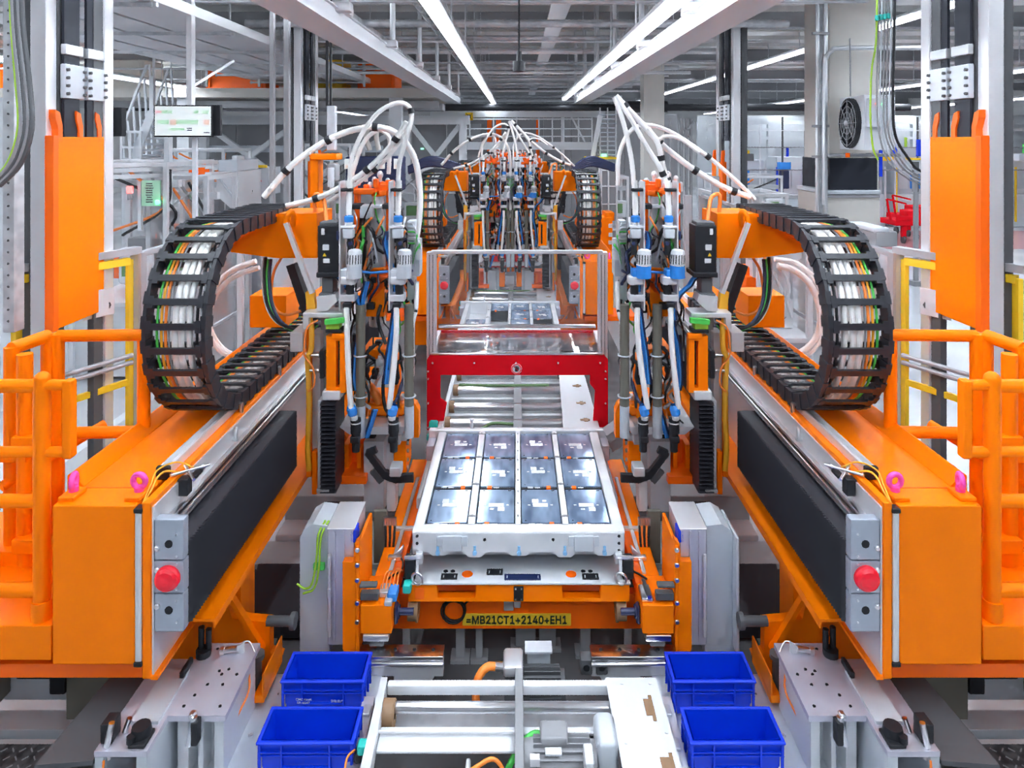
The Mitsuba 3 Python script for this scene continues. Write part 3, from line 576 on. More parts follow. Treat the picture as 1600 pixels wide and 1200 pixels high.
    for i in range(56):
        u, v = rnd.uniform(552, 644), rnd.uniform(300, 610); pts = [(u, v)]
        for k in range(4): u += rnd.uniform(-14, 14); v += rnd.uniform(8, 30); pts.append((u, v))
        put('wire', B().tube([P(min(max(a, 548), 650), b, 4.55 + rnd.uniform(-.08, .25)) for a, b in pts], rnd.choice((.005, .008, .012)), 5, sub=4), rnd.choice((BLACK, BLACK, BLACK, BLACK, GREEN, CABLEO, NAVY, LGREY, ALU)), w)
    # small valve terminal on the inner edge
    vt = thing('valve_terminal', f'grey valve terminal with green tubes on the inner side of the {lr} front tool head', 'valve terminal'); out.append(vt)
    put('body', pb(640, 656, 400, 432, 4.62, 4.75).box(P(636, 0, 4.6)[0], P(648, 0, 4.6)[0], 4.6, 4.7, P(0, 398, 4.6)[2], P(0, 345, 4.6)[2], .006), LGREY, vt)
    put('cap', B().cyl(P(652, 405, 4.58), P(653, 372, 4.58), .034, .028, 12), WHITE, vt)
    for k in range(7): put('tube', B().tube([P(638, 350 + 6 * k, 4.58), P(646 + 2 * k, 352 + 6 * k, 4.5), P(651, 370 + 4 * k, 4.5), P(646, 392 + 4 * k, 4.55)], .006, 5), (LGREY, WHITE, GREEN)[k % 3], vt)
    put('foot', pb(636, 648, 432, 470, 4.6, 4.7).box(P(640, 0, 4.6)[0], P(646, 0, 4.6)[0], 4.6, 4.66, P(0, 590, 4.6)[2], P(0, 470, 4.6)[2]), STEEL, vt)
    put('hose', B().tube([P(651, 440, 4.55), P(650, 480, 4.5), P(641, 520, 4.5), P(635, 560, 4.5), P(634, 600, 4.52)], .016, 8), HOSE, vt)
    return out
front = {}
for MIR, lr, ot in ((1.0, 'left', 'right'), (-1.0, 'right', 'left')):
    a = list(gantry(lr, ot)) + [carriage(lr)]
    if MIR > 0: a += [spindle(lr, 'outer', 545, 4.42, 551, 1), spindle(lr, 'inner', 622, 4.42, 610, 1)]
    else: a += [spindle(lr, 'outer', 571, 4.42, 558, -1), spindle(lr, 'inner', 623, 4.42, 606, -1)]
    front[lr] = a + tools(lr)
MIR = 1.0
hs = []
S = 'front'
hs.append(hose('thick white hose arching from the left cable chain over to the left front spindles', [(412, 308), (460, 255), (520, 215), (575, 199), (615, 206), (642, 235), (654, 275), (656, 330), (648, 390)], 4.75, .026, (.1, .24, .42)))
hs.append(hose('tall white hose loop rising from the outer left spindle', [(546, 286), (549, 250), (566, 208), (592, 175), (620, 161), (638, 166), (643, 185), (632, 225), (624, 255), (622, 286)], 4.55, .0185, (.62,)))
hs.append(hose('white hose slanting from the left chain bracket up to the hose apex on the left', [(447, 322), (500, 308), (550, 282), (585, 255), (615, 222), (636, 190)], 4.62, .022, (.18, .55, .85)))
hs.append(hose('thin white hose slanting up beside the thicker one on the left', [(512, 316), (556, 288), (590, 262), (622, 226), (641, 190)], 4.66, .016, (.5,)))
hs.append(hose('white hose arching behind the left spindles', [(548, 280), (565, 228), (585, 206), (600, 206), (609, 222), (607, 272)], 4.9, .0185))
hs.append(hose('white hose hanging in a loop behind the left cable chain', [(400, 408), (360, 424), (330, 455), (319, 490), (324, 520), (345, 548), (380, 562)], 5.3, .026))
hs.append(hose('second white hose of the loop behind the left cable chain', [(405, 418), (365, 433), (338, 460), (327, 492), (331, 520), (352, 548), (390, 560)], 5.33, .024))
hs.append(hose('white hose slanting from the right hose apex down to the inner right spindle', [(960, 152), (972, 185), (982, 225), (988, 260), (990, 290)], 4.55, .019))
hs.append(hose('white hose slanting from the right hose apex down to the outer right spindle', [(962, 150), (985, 185), (1008, 225), (1030, 260), (1043, 290)], 4.55, .019, (.9,)))
hs.append(hose('thick white hose running from the right hose apex to the right cable chain', [(962, 150), (1000, 190), (1030, 222), (1080, 262), (1130, 292), (1172, 308)], 4.75, .024, (.08, .42, .66, .92)))
hs.append(hose('white hose arching from the inner right spindle over to the right cable chain', [(965, 290), (968, 240), (985, 205), (1010, 195), (1050, 207), (1100, 240), (1150, 282), (1180, 312)], 4.85, .018, (.75,)))
hs.append(hose('white hose bending down onto the right tool head', [(1012, 200), (1028, 225), (1036, 260), (1045, 285), (1060, 305)], 4.65, .022, (.45, .75)))
hs.append(hose('short white hose arching over the right tool head', [(1025, 222), (1040, 213), (1065, 218), (1092, 238)], 4.7, .016))
hs.append(hose('white hose hanging in a loop behind the right cable chain', [(1215, 415), (1240, 422), (1266, 445), (1280, 480), (1280, 515), (1266, 540), (1240, 558)], 5.3, .03))
hs.append(hose('second white hose of the loop behind the right cable chain', [(1210, 405), (1245, 412), (1276, 440), (1290, 480), (1288, 518), (1272, 545), (1250, 560)], 5.33, .024))
# ---- second station behind the glass gate: the same gantries, closer together
REAR = {'gantry_beam': 'orange gantry beam of the second station beyond the glass gate, {0} side', 'cable_chain': 'black cable chain looping up in the second station, {0} side', 'carriage': 'gantry carriage with black servo motor in the second station, {0} side',
        'screw_spindle': '{1} screwdriving spindle of the {0} carriage in the second station', 'tool_head': 'orange tool head between the spindles of the second station, {0} side', 'toggle_clamp': 'black toggle clamp beside the rear battery pack, {0} side',
        'blue_tube_bundle': 'blue tube bundles on the {0} spindles of the second station', 'wire_tangle': 'tangle of wires around the {0} tool head of the second station', 'valve_terminal': 'grey valve terminal on the {0} tool head of the second station'}
D = {'left': np.array([.57, 6.0, 0]), 'right': np.array([-.775, 6.0, 0])}
for lr in ('left', 'right'):
    for k in front[lr]:
        if k.startswith('toggle_clamp'): continue
        l = labels[k]['label']
        l = REAR[k.rstrip('0123456789').rstrip('_')].format(lr, 'outer' if l.startswith('outer') else 'inner')
        dup(k, D[lr], l, (labels[k].get('group') or '').replace('front carriages', 'second station') or None)
for k in hs:
    l = labels[k]['label']
    if 'loop behind' in l: continue
    l = l.replace('the hose apex on the left', 'its apex').replace('on the left', 'left').replace(' over to', ' to'); dup(k, D['left' if 'left' in l else 'right'], 'rear station: ' + l)
# ------------------------------------------------------------------ centre line: battery pack on its carrier, lift, conveyors, gate
TABB = mat('m_tab_blue', (.22, .45, .68), .4)
def pack():
    t = thing('battery_pack', 'silver battery pack tray with twelve dark modules on the orange carrier in front', 'battery pack')
    ft = put('tray', B().box(-.585, .60, 3.96, 5.15, -2.40, -2.33).box(-.585, -.525, 3.815, 5.12, -2.33, -2.18, .006).box(.535, .60, 3.815, 5.12, -2.33, -2.18, .006)
        .box(-.585, .60, 3.805, 3.885, -2.20, -2.178, .005).box(-.66, .67, 5.10, 5.16, -2.33, -2.165, .01), PACKM, t)
    # front wall with wavy lower edge
    z0, z1 = -2.185, -2.29; e = [(-.575, z0)]; 
    low = [(-.575, z1), (-.50, z1), (-.47, z1 - .02), (-.40, z1 - .02), (-.37, z1), (-.30, z1), (-.27, z1 - .028), (-.20, z1 - .028), (-.17, z1), (-.06, z1), (-.03, z1 - .02), (.05, z1 - .02), (.08, z1), (.20, z1), (.23, z1 - .028), (.30, z1 - .028), (.33, z1), (.42, z1), (.45, z1 - .02), (.52, z1 - .02), (.55, z1), (.59, z1)]
    put('front_wall', B().prism(e + low + [(.59, z0)], 1, 3.80, 3.815), PACKM, t)
    for x in (-.44, -.235, .01, .265, .485): put('tab_bolt', B().cyl((x, 3.80, z1 - .002), (x, 3.788, z1 - .002), .012, n=12).bar((x, 3.798, z1), (x, 3.798, z1 + .035), .014, .008), TABB, t)
    for x in (-.36, .37): put('front_plate', B().box(x - .055, x + .055, 3.787, 3.801, -2.28, -2.195, .003).box(x - .085, x + .085, 3.793, 3.801, -2.255, -2.2, .002), LGREY, t)
    m = B()
    for x, z in ((-.555, -2.2), (-.555, -2.24), (-.18, -2.22), (.2, -2.22), (.565, -2.2), (.565, -2.24), (.565, -2.28)): m.disc((x, 3.801, z), (0, -1, 0), .008, .004, 10)
    put('holes', m, BLACK, t)
    for i, (a, b) in enumerate(((-.282, -.238), (-.012, .022), (.256, .293))):
        r = put('cross_member', B().box(a, b, 3.87, 5.11, -2.33, -2.172, .004), PACKM, t)
        m = B()
        for y in np.linspace(3.95, 5.05, 9 if i == 1 else 4):
            m.cyl(((a + b) / 2, y, -2.172), ((a + b) / 2, y, -2.166), .005 if i == 1 else .009, n=8)
            if i != 1: m.box(a - .004, b + .004, y - .006, y + .006, -2.172, -2.168)
        put('bolts', m, GREY, r)
    xs = ((-.517, -.286), (-.233, -.016), (.026, .252), (.297, .531)); ys = (3.895, 4.305, 4.705)
    for j, y in enumerate(ys):
        for i, (a, b) in enumerate(xs):
            mo = put('module', B().box(a, b, y + .014, y + .385, -2.32, -2.186, .004), FOIL, t)
            put('end_plate', B().box(a, b, y - .006, y + .014, -2.32, -2.192, .002), BLACK, mo)
            xc = (a + b) / 2; yc = y + .2; f = 1 if (i == 2 or (i == 0)) else -1
            put('label', B().box(xc - .045, xc + .045, yc - .02, yc + .02, -2.186, -2.1845).box(xc - f * .03 - .02, xc - f * .03 + .02, yc + f * .045 - .022, yc + f * .045 + .022, -2.186, -2.1845)
                .box(xc + f * .025 - .012, xc + f * .025 + .012, yc + f * .045 - .01, yc + f * .045 + .01, -2.186, -2.1845).box(xc - .075, xc - .06, yc - .006, yc + .006, -2.186, -2.1845).box(xc + .06, xc + .075, yc - .006, yc + .006, -2.186, -2.1845), WHITE, mo)
            xo = b - .055 if i in (0, 2) else a + .06
            put('connector', B().box(xo - .014, xo + .014, y - .012, y + .016, -2.2, -2.183, .002), ORANGE2, mo)
            put('lug', B().box(a + .04, a + .075, y - .004, y + .008, -2.195, -2.185, .002).box(a + .085, a + .12, y - .002, y + .006, -2.195, -2.187), WHITE, mo)
            put('edge_marks', B().box(a + .02, a + .035, y + .365, y + .371, -2.187, -2.1845).box(b - .04, b - .02, y + .365, y + .371, -2.187, -2.1845).box(a + .02, a + .026, y + .03, y + .036, -2.187, -2.1845), BLACK, mo)
    put('corner_bracket', B().box(-.66, -.60, 4.96, 5.11, -2.33, -2.22, .006), PLATEM, t); put('corner_bracket', B().box(.615, .67, 4.96, 5.11, -2.33, -2.22, .006), PLATEM, t)
    put('locating_pin', B().cyl((-.34, 5.135, -2.17), (-.34, 5.135, -2.10), .012).disc((-.34, 5.135, -2.105), (0, 0, 1), .018, .012), ALU, t)
    # carrier under the pack
    c = thing('pack_carrier', 'white and orange carrier pallet under the front battery pack', 'pallet')
    put('plate', B().box(-.60, .62, 3.735, 5.2, -2.432, -2.418, .003), WHITE, c)
    put('front_frame', B().prism([(-.595, -2.435), (.615, -2.435), (.615, -2.53), (-.595, -2.53)], 1, 3.75, 3.80, [[(-.44, -2.44), (-.225, -2.44), (-.23, -2.51), (-.435, -2.51)], [(.245, -2.44), (.46, -2.44), (.455, -2.51), (.25, -2.51)]]), ORANGE, c)
    put('side_frame', B().box(-.595, -.54, 3.80, 5.2, -2.53, -2.435, .004).box(.56, .615, 3.80, 5.2, -2.53, -2.435, .004).box(-.54, .56, 3.84, 3.86, -2.53, -2.435), ORANGE2, c)
    h = put('hinge_plate', B().box(-.018, .034, 3.742, 3.752, -2.525, -2.445, .003), BLACK, c)
    m = B()
    for x in (-.008, .024):
        for z in (-2.455, -2.515): m.disc((x, 3.742, z), (0, -1, 0), .005, .003, 8)
    put('rivets', m, CHROME, h)
    for x0, x1, y in ((-.42, -.33, 3.76), (-.17, -.08, 3.80), (-.07, .13, 3.755), (.36, .45, 3.76)):
        p = put('black_pad', B().box(x0, x1, y, y + .05, -2.418, -2.412, .002), NAVY if x1 > 0 and x0 < 0 else BLACK, c)
        put('pad_bolts', B().box(x0 + .012, x0 + .017, y + .01, y + .03, -2.412, -2.41).box(x1 - .017, x1 - .012, y + .01, y + .03, -2.412, -2.41), WHITE, p)
    for x in (-.277, .30): put('hole', B().cyl((x, 3.81, -2.419), (x, 3.81, -2.4165), .030, n=20), ORANGE2, c)
    for x in (-.40, -.36, .37, .41): put('dimple', B().cyl((x, 3.835, -2.419), (x, 3.835, -2.416), .013, n=12), BLACK, c)
    m = B()
    for k in range(6): m.box(-.57 + .06 * k * 0, -.56, 3.742, 3.752, -2.50 + .01 * k, -2.498 + .01 * k)
    put('number_plate', B().box(-.56, -.51, 3.745, 3.752, -2.515, -2.455, .002), ORANGE2, c)
    for s in (-1, 1):
        x = .01 + s * .60
        put('corner_block', B().box(x - .03, x + .03, 3.76, 3.83, -2.42, -2.31, .006), BLACK, c)
        put('corner_clamp', B().box(x - s * .05 - .02, x - s * .05 + .02, 3.77, 3.80, -2.34, -2.28, .004).bar((x + s * .03, 3.78, -2.31), (x - s * .07, 3.76, -2.29), .016), STEEL, c)
        put('shackle', B().torus((x - s * .045, 3.735, -2.395), (.3, 1, 0), .030, .008).bar((x - s * .045, 3.74, -2.365), (x - s * .045, 3.75, -2.30), .016), CHROME, c)
    return t, c
pk, cr = pack()
# ---- orange lift: two beams with cross bar, guide posts
for MIR, lr in ((1.0, 'left'), (-1.0, 'right')):
    t = thing('lift_beam', f'orange lift beam along the {lr} side of the front battery pack', 'lift beam')
    o = .0 if MIR > 0 else .02
    put('beam', B().box(-.825, -.66, 3.60, 3.85, -2.60, -2.45, .004).box(-.80, -.665, 3.85, 5.25, -2.56, -2.45, .004), ORANGE, t)
    put('inner_strip', B().box(-.70, -.655, 3.78, 5.25, -2.50, -2.446, .002), ORANGE2, t)
    put('rail', B().box(-.728, -.706, 3.86, 4.95, -2.452, -2.438, .002), ALU, t)
    put('cross_strap', B().box(-.78, -.64, 4.28, 4.31, -2.452, -2.430, .002), ALU, t)
    put('end_shoe', B().box(-.81, -.675, 3.59, 3.66, -2.635, -2.602, .004), STEEL if MIR > 0 else CHROME, t)
    put('shoe_lug', B().box(-.78, -.70, 3.60, 3.64, -2.67, -2.63, .006), DGREY, t)
    put('guide_bar', B().box(-.655, -.625, 4.45, 5.0, -2.40, -2.33, .003), WHITE, t)
    m = B()
    for y in (3.96, 3.99, 4.02): m.bar((-.715, y, -2.44), (-.675, y + .06, -2.42), .010)
    put('sensor', m.box(-.75, -.67, 3.97, 4.0, -2.445, -2.42, .003), CHROME, t)
    put('sensor_cable', B().tube([(-.70, 4.0, -2.43), (-.66, 3.95, -2.43), (-.655, 3.88, -2.44), (-.69, 3.84, -2.44), (-.72, 3.80, -2.44)], .005, 6), BLACK, t)
    if MIR > 0:
        put('blue_valve', B().box(-.69, -.64, 3.63, 3.72, -2.455, -2.41, .006), SKYB, t); put('teal_valve', B().box(-.62, -.575, 3.70, 3.76, -2.46, -2.41, .008), TEAL, t)
        put('valve_bank', B().box(-.74, -.69, 3.66, 3.74, -2.45, -2.42, .004).box(-.70, -.66, 3.60, 3.66, -2.46, -2.43, .004), STEEL, t)
        for k in range(5): put('wire', B().tube([(-.73 + .02 * k, 3.68, -2.43), (-.72 + .018 * k, 3.76, -2.38), (-.69 + .012 * k, 3.84, -2.42), (-.68, 3.9, -2.44)], .004, 5), CABLEO, t)
    else: put('junction', B().box(-.72, -.66, 3.62, 3.74, -2.45, -2.425, .006).bar((-.70, 3.62, -2.42), (-.69, 3.76, -2.42), .02), CHROME, t)
    put('wheel_pin', B().cyl((-.66, 3.70, -2.55), (-.56, 3.70, -2.55), .018).cyl((-.66, 3.70, -2.55), (-.635, 3.70, -2.55), .035).box(-.665, -.64, 3.66, 3.72, -2.60, -2.50, .01), NAVY, t)
    w = put('wheel', B().lathe([(0, .01), (0, .055), (.0, .055), (.045, .055), (.045, .062), (.055, .062), (.055, .01)], (-.60, 3.79, -2.60), (1, 0, 0), 24), BROWN, t)
    g = thing('guide_post', f'grey guide post with orange face plate on the {lr} of the front lift', 'guide post')
    put('housing', B().prism([(-1.18, -2.80), (-1.18, -2.17), (-1.16, -2.12), (-1.11, -2.09), (-1.03, -2.10), (-1.02, -2.12), (-1.02, -2.80)], 1, 3.72, 3.95), LGREY, g)
    if MIR < 0: put('wing', B().box(-1.19, -1.17, 3.66, 3.95, -2.75, -2.13, .006), LGREY, g)
    put('profile', B().box(-1.02, -.875, 3.68, 3.95, -2.72, -2.09, .006).box(-.985, -.975, 3.67, 3.69, -2.70, -2.10).box(-.935, -.925, 3.67, 3.69, -2.70, -2.10), PLATEM, g)
    put('profile_cap', B().box(-1.022, -.873, 3.675, 3.952, -2.095, -2.088, .003), ALU, g)
    put('face_plate', B().prism([(-.925, -2.24), (-.87, -2.24), (-.86, -2.14), (-.835, -2.12), (-.83, -2.62), (-.86, -2.755), (-.90, -2.755), (-.925, -2.70)], 1, 3.63, 3.675), ORANGE, g)
    put('side_plate', B().box(-.855, -.835, 3.62, 3.95, -2.72, -2.15, .004), ORANGE, g)
    m = B()
    for z in (-2.17, -2.25, -2.33, -2.45, -2.55): m.lathe([(0, .013), (.01, .013), (.013, .009), (.013, 1e-4)], (-.845, 3.625, z), (0, -1, 0), 10)
    put('bolts', m, CHROME, g)
    m = B()
    for z in (-2.26, -2.43, -2.6): m.box(-1.015, -.995, 3.655, 3.68, z - .03, z + .03, .004)
    m.cyl((-1.005, 3.665, -2.66), (-1.005, 3.665, -2.22), .008)
    put('latch_rod', m, ALU, g)
    put('blue_block', B().box(-.90, -.865, 3.68, 3.76, -2.17, -2.10, .005), BLUE, g)
    if MIR > 0:
        put('earth_wire', B().tube([(-1.05, 3.75, -2.085), (-1.075, 3.70, -2.14), (-1.08, 3.69, -2.25), (-1.10, 3.68, -2.38), (-1.14, 3.69, -2.42), (-1.19, 3.70, -2.40)], .006, 6).tube([(-1.03, 3.75, -2.085), (-1.06, 3.70, -2.15), (-1.065, 3.68, -2.3), (-1.09, 3.68, -2.41), (-1.15, 3.68, -2.44)], .006, 6), LIME, g)
        put('terminal', B().box(-1.10, -1.04, 3.69, 3.715, -2.325, -2.29, .003), GREEN, g)
    put('stop_clamp', B().box(-.83, -.735, 3.62, 3.66, -2.44, -2.40, .004).box(-.83, -.74, 3.60, 3.64, -2.36, -2.345, .003), DGREY, g)
MIR = 1.0
t = thing('lift_crossbar', 'deep orange crossbar below the front battery carrier, with the yellow number plate', 'crossbar')
put('bar', B().box(-.70, .70, 3.86, 3.92, -2.76, -2.56, .004).box(-.70, .70, 3.86, 3.98, -2.655, -2.64), ORANGE2, t)
put('center_bracket', B().box(-.075, -.02, 3.84, 3.86, -2.645, -2.58, .004).box(-.018, .02, 3.82, 3.86, -2.615, -2.53, .004), LGREY, t)
put('light_barrier', B().box(-.25, -.13, 3.835, 3.86, -2.59, -2.57, .003), GREY, t)
put('cable_coil', B().torus((-.355, 3.845, -2.648), (0, 1, 0), .058, .006).torus((-.36, 3.84, -2.648), (.05, 1, 0), .066, .005).torus((-.352, 3.85, -2.645), (0, 1, .05), .062, .005).tube([(-.30, 3.845, -2.62), (-.27, 3.84, -2.585), (-.2, 3.84, -2.575)], .005, 6), BLACK, t)
s = thing('number_plate', 'yellow plate reading =MB21CT1+2140+EH1 on the orange crossbar', 'sign')
put('plate', B().box(-.307, .303, 3.852, 3.859, -2.735, -2.668, .001), SIGNY, s)
tm = meshkit.text_mesh('=MB21CT1+2140+EH1', .043, .003, True); wv = tm.vertices.copy(); wd = wv[:, 0].max() - wv[:, 0].min()
vv = np.stack([(wv[:, 0] - wv[:, 0].min()) / wd * .565 - .285, 3.852 - wv[:, 2], -2.723 + wv[:, 1]], 1)
put('lettering', B().add(vv, tm.faces), BLACK, s)

# ---- red safety gate with clear hood
def gate():
    t = thing('safety_gate', 'red safety gate panel with clear hood and aluminium frame behind the front battery pack', 'safety gate')
    Y = 5.62; k = Y / F
    q = lambda u, v: tuple(P(u, v, Y)[[0, 2]])
    out = [q(667, 672), q(667, 562), q(672, 555), q(944, 555), q(950, 562), q(950, 672)]
    cut = [q(926, 672), q(930, 610), q(922, 600), q(922, 586), q(688, 586), q(688, 622), q(698, 630), q(693, 660), q(685, 672)]
    put('front_panel', B().prism(out + cut, 1, Y, Y + .02), RED, t)
    m = B()
    for u in (676, 741, 806, 872, 938): m.disc(P(u, 567, Y), (0, -1, 0), .008, .006, 8)
    for v in (580, 592, 630, 668): m.disc(P(669, v, Y), (0, -1, 0), .008, .006, 8); m.disc(P(946, v, Y), (0, -1, 0), .008, .006, 8)
    put('bolts', m, ALU, t)
    c = P(807, 576, Y); sg = put('no_touch_sign', B().disc(c, (0, -1, 0), .044, .004, 28), WHITE, t)
    put('sign_ring', B().torus(c + [0, -.006, 0], (0, 1, 0), .037, .0035, 28, 6), SIGNRED, sg)
    hand = B().box(c[0] - .012, c[0] + .014, c[1] - .009, c[1] - .004, c[2] - .020, c[2] + .004, .002)
    for i in range(4): hand.bar((c[0] - .010 + .0068 * i, c[1] - .006, c[2] + .002), (c[0] - .013 + .0088 * i, c[1] - .006, c[2] + .024 - .003 * abs(i - 1.5)), .0055, .004)
    hand.bar((c[0] + .010, c[1] - .006, c[2] - .01), (c[0] + .022, c[1] - .006, c[2] + .002), .005, .004)
    put('sign_hand', hand, BLACK, sg); put('sign_slash', B().bar((c[0] - .026, c[1] - .009, c[2] + .026), (c[0] + .026, c[1] - .009, c[2] - .026), .005, .003), SIGNRED, sg)
    put('rear_panel', B().box(-.745, .745, 6.22, 6.24, -1.80, -1.735, .003), RED, t)
    xl, xr = P(673, 0, Y)[0], P(943, 0, Y)[0]
    for x in (xl, xr):
        a = put('post', B().box(x - .04, x + .04, Y + .03, Y + .10, -3.2, -.93, .006), ALU, t)
        put('groove', B().box(x - .018, x - .010, Y + .026, Y + .031, -3.2, -.95).box(x + .010, x + .018, Y + .026, Y + .031, -3.2, -.95), GREY, a)
        put('hood_rail', B().box(x - .02, x + .02, Y + .1, 6.24, -1.77, -1.735, .004), ALU, t)
    put('top_bar', B().box(xl, xr, Y + .03, Y + .07, -.945, -.915, .004), ALU, t)
    put('hood_bar', B().box(xl, xr, Y, Y + .03, -1.77, -1.755, .003).box(xl, xr, 6.17, 6.22, -1.70, -1.675, .004), CHROME, t)
    put('front_pane', B().box(xl + .04, xr - .04, Y + .05, Y + .056, -1.75, -.945), PANE, t)
    put('hood_pane', B().box(xl, xr, Y + .02, 6.2, -1.755, -1.749), PANE, t)
    for x in (xl - .01, xr + .01): put('side_pane', B().box(x - .003, x + .003, Y + .1, 6.24, -2.4, -1.77), PANE, t)
    return t
gt = gate()
# ---- roller conveyor beyond the pack
def conveyor(label):
    t = thing('roller_conveyor', label, 'conveyor')
    Z = -2.33
    put('left_rail', B().box(-.64, -.60, 5.2, 7.0, Z - .12, Z + .02, .004), WHITE, t)
    put('cover_plate', B().prism([(.36, 5.2), (.66, 5.2), (.66, 7.0), (.42, 7.0)], 2, Z + .01, Z + .022), WHITE, t)
    m = B()
    for y in (5.30, 5.62, 5.98, 6.4): m.box(.52, .60, y, y + .03, Z + .022, Z + .026).box(.55, .58, y - .02, y + .05, Z + .022, Z + .026)
    put('slots', m, BROWN, t)
    for y in (5.38, 5.70, 6.05, 6.45, 6.85):
        r = put('roller', B().cyl((-.58, y, Z - .03), (.40, y, Z - .03), .035), CHROME, t)
        put('disc', B().cyl((-.60, y, Z - .03), (-.555, y, Z - .03), .052, n=18), BROWN, r)
    for y in (5.52, 5.88, 6.25, 6.65): put('cross_bar', B().box(-.6, .45, y, y + .05, Z - .09, Z - .04, .004), GALV, t)
    put('center_bar', B().box(-.03, .04, 5.2, 7.0, Z - .01, Z + .0, .003), GREY, t)
    put('cable', B().tube([(-.5, 5.4, Z - .02), (-.3, 5.5, Z), (-.2, 5.62, Z), (0, 5.65, Z - .02)], .012, 6).tube([(-.55, 6.5, Z), (-.2, 6.45, Z + .01), (.3, 6.5, Z)], .014, 6), CABLEG, t)
    put('belly', B().box(-.6, .6, 5.2, 7.0, Z - .22, Z - .12), GREY, t)
    for y, z in ((5.28, -2.33), (5.42, -2.29)): put('teal_sensor', B().box(-.70, -.63, y, y + .06, z, z + .05, .01), TEAL, t)
    return t
cv = conveyor('roller conveyor with white cover plate running through the red safety gate')
s = thing('inspection_box', 'tilted grey boxes at the right far corner of the front battery pack', 'control box')
for i, (a, b) in enumerate((((950, 672), (975, 655)), ((955, 684), (980, 668)), ((960, 697), (983, 683)))):
    put('box', B().bar(P(*a, 5.1), P(*b, 5.0), .09, .06), ALU if i == 0 else GREY, s)
# further stations along the line
dup(pk, (-.1, 4.05, 0), 'half filled silver battery pack in the second station behind the glass gate', skip=('__module_001', '__module_003', '__module_005', '__module_008', '__module_004')); dup(cr, (-.1, 4.05, 0), 'carrier pallet under the battery pack in the second station')
b = thing('cross_guard', 'red cross guard over the conveyor behind the second battery pack', 'guard')
put('panel', B().box(-.52, .26, 10.6, 10.62, -1.98, -1.80, .004).box(-.52, .26, 10.62, 11.0, -1.83, -1.80, .004), RED, b); put('post', B().box(-.52, -.48, 10.62, 10.68, -3.02, -1.98, .004), ALU, b); put('post', B().box(.22, .26, 10.62, 10.68, -3.02, -1.98, .004), ALU, b)
dup(cv, (-.1, 4.05, 0), 'roller conveyor beyond the battery pack of the second station')
dup(cv, (-.1, 7.6, 0), 'roller conveyor farthest along the line')

# ---- machine bed and pit under the line
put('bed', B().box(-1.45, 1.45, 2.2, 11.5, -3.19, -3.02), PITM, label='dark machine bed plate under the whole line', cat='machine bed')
# ------------------------------------------------------------------ foreground: near conveyor, motors, crates, fixtures
t = thing('roller_table', 'white roller table with cover plate in front between the blue crates', 'conveyor')
Z = -2.60
put('left_rail', B().prism([(-.655, 3.30), (-.625, 3.30), (-.60, 2.70), (-.645, 2.70)], 2, Z - .07, Z + .01), WHITE, t)
put('cover_plate', B().prism([(.425, 3.31), (.67, 3.31), (.685, 2.70), (.44, 2.70)], 2, Z - .012, Z), WHITE, t)
m = B().box(.585, .61, 3.09, 3.18, Z, Z + .003).box(.61, .625, 3.06, 3.20, Z, Z + .004).box(.60, .64, 2.80, 2.88, Z, Z + .003).box(.64, .655, 2.80, 2.9, Z, Z + .004)
put('slots', m, BROWN, t)
m = B()
for x, y in ((.635, 3.27), (.50, 3.27), (.655, 3.0), (.47, 2.95)): m.disc((x, y, Z), (0, 0, 1), .007, .003, 8)
put('screws', m, STEEL, t)
put('cover_skirt', B().box(.66, .68, 2.7, 3.31, Z - .12, Z - .012), LGREY, t)
put('far_bar', B().box(-.62, .44, 3.26, 3.30, Z - .05, Z, .006), WHITE, t)
r = put('roller', B().cyl((-.58, 3.19, Z - .045), (.44, 3.19, Z - .045), .024, n=18), CHROME, t)
put('disc', B().lathe([(0, .02), (0, .06), (.05, .06), (.055, .055), (.055, .02)], (-.62, 3.17, Z - .06), (1, 0, 0), 24), BROWN, r)
put('trough', B().box(-.61, .45, 3.07, 3.27, Z - .13, Z - .12).box(-.61, .45, 3.07, 3.08, Z - .13, Z - .05), GALV, t)
put('lower_plate', B().box(-.61, .0, 2.95, 3.075, Z - .05, Z - .035, .004), WHITE, t); put('lower_plate', B().box(.0, .45, 3.04, 3.075, Z - .05, Z - .035, .004), WHITE, t)
put('inner_leg', B().box(-.52, -.40, 2.75, 2.85, Z - .28, Z - .12, .006), BEIGE, t); put('inner_leg', B().box(-.22, -.20, 2.7, 2.95, Z - .28, Z - .06, .006), ALU, t)
put('rod', B().cyl((-.62, 3.03, Z - .02), (.0, 3.03, Z - .02), .007), ALU, t)
put('deep_plate', B().box(-.60, .45, 2.6, 2.82, Z - .30, Z - .28), GREY, t)
put('center_bar', B().box(-.01, .028, 2.70, 3.36, Z - .005, Z + .008, .003), GREY, t)
put('name_strip', B().box(-.38, -.31, 3.075, 3.083, Z - .125, Z - .115).box(.10, .17, 3.075, 3.083, Z - .125, Z - .115), BLACK, t)
sn = put('teal_sensor', B().box(-.685, -.64, 2.92, 2.97, Z - .035, Z + .01, .008), TEAL, t); put('sensor_foot', B().box(-.70, -.66, 2.93, 3.0, Z - .08, Z - .035, .01), BLACK, sn)
put('sensor_cable', B().tube([(-.70, 2.95, Z - .03), (-.72, 2.9, Z - .02), (-.715, 2.84, Z - .05), (-.68, 2.78, Z - .1)], .005, 6), CABLEO, sn)
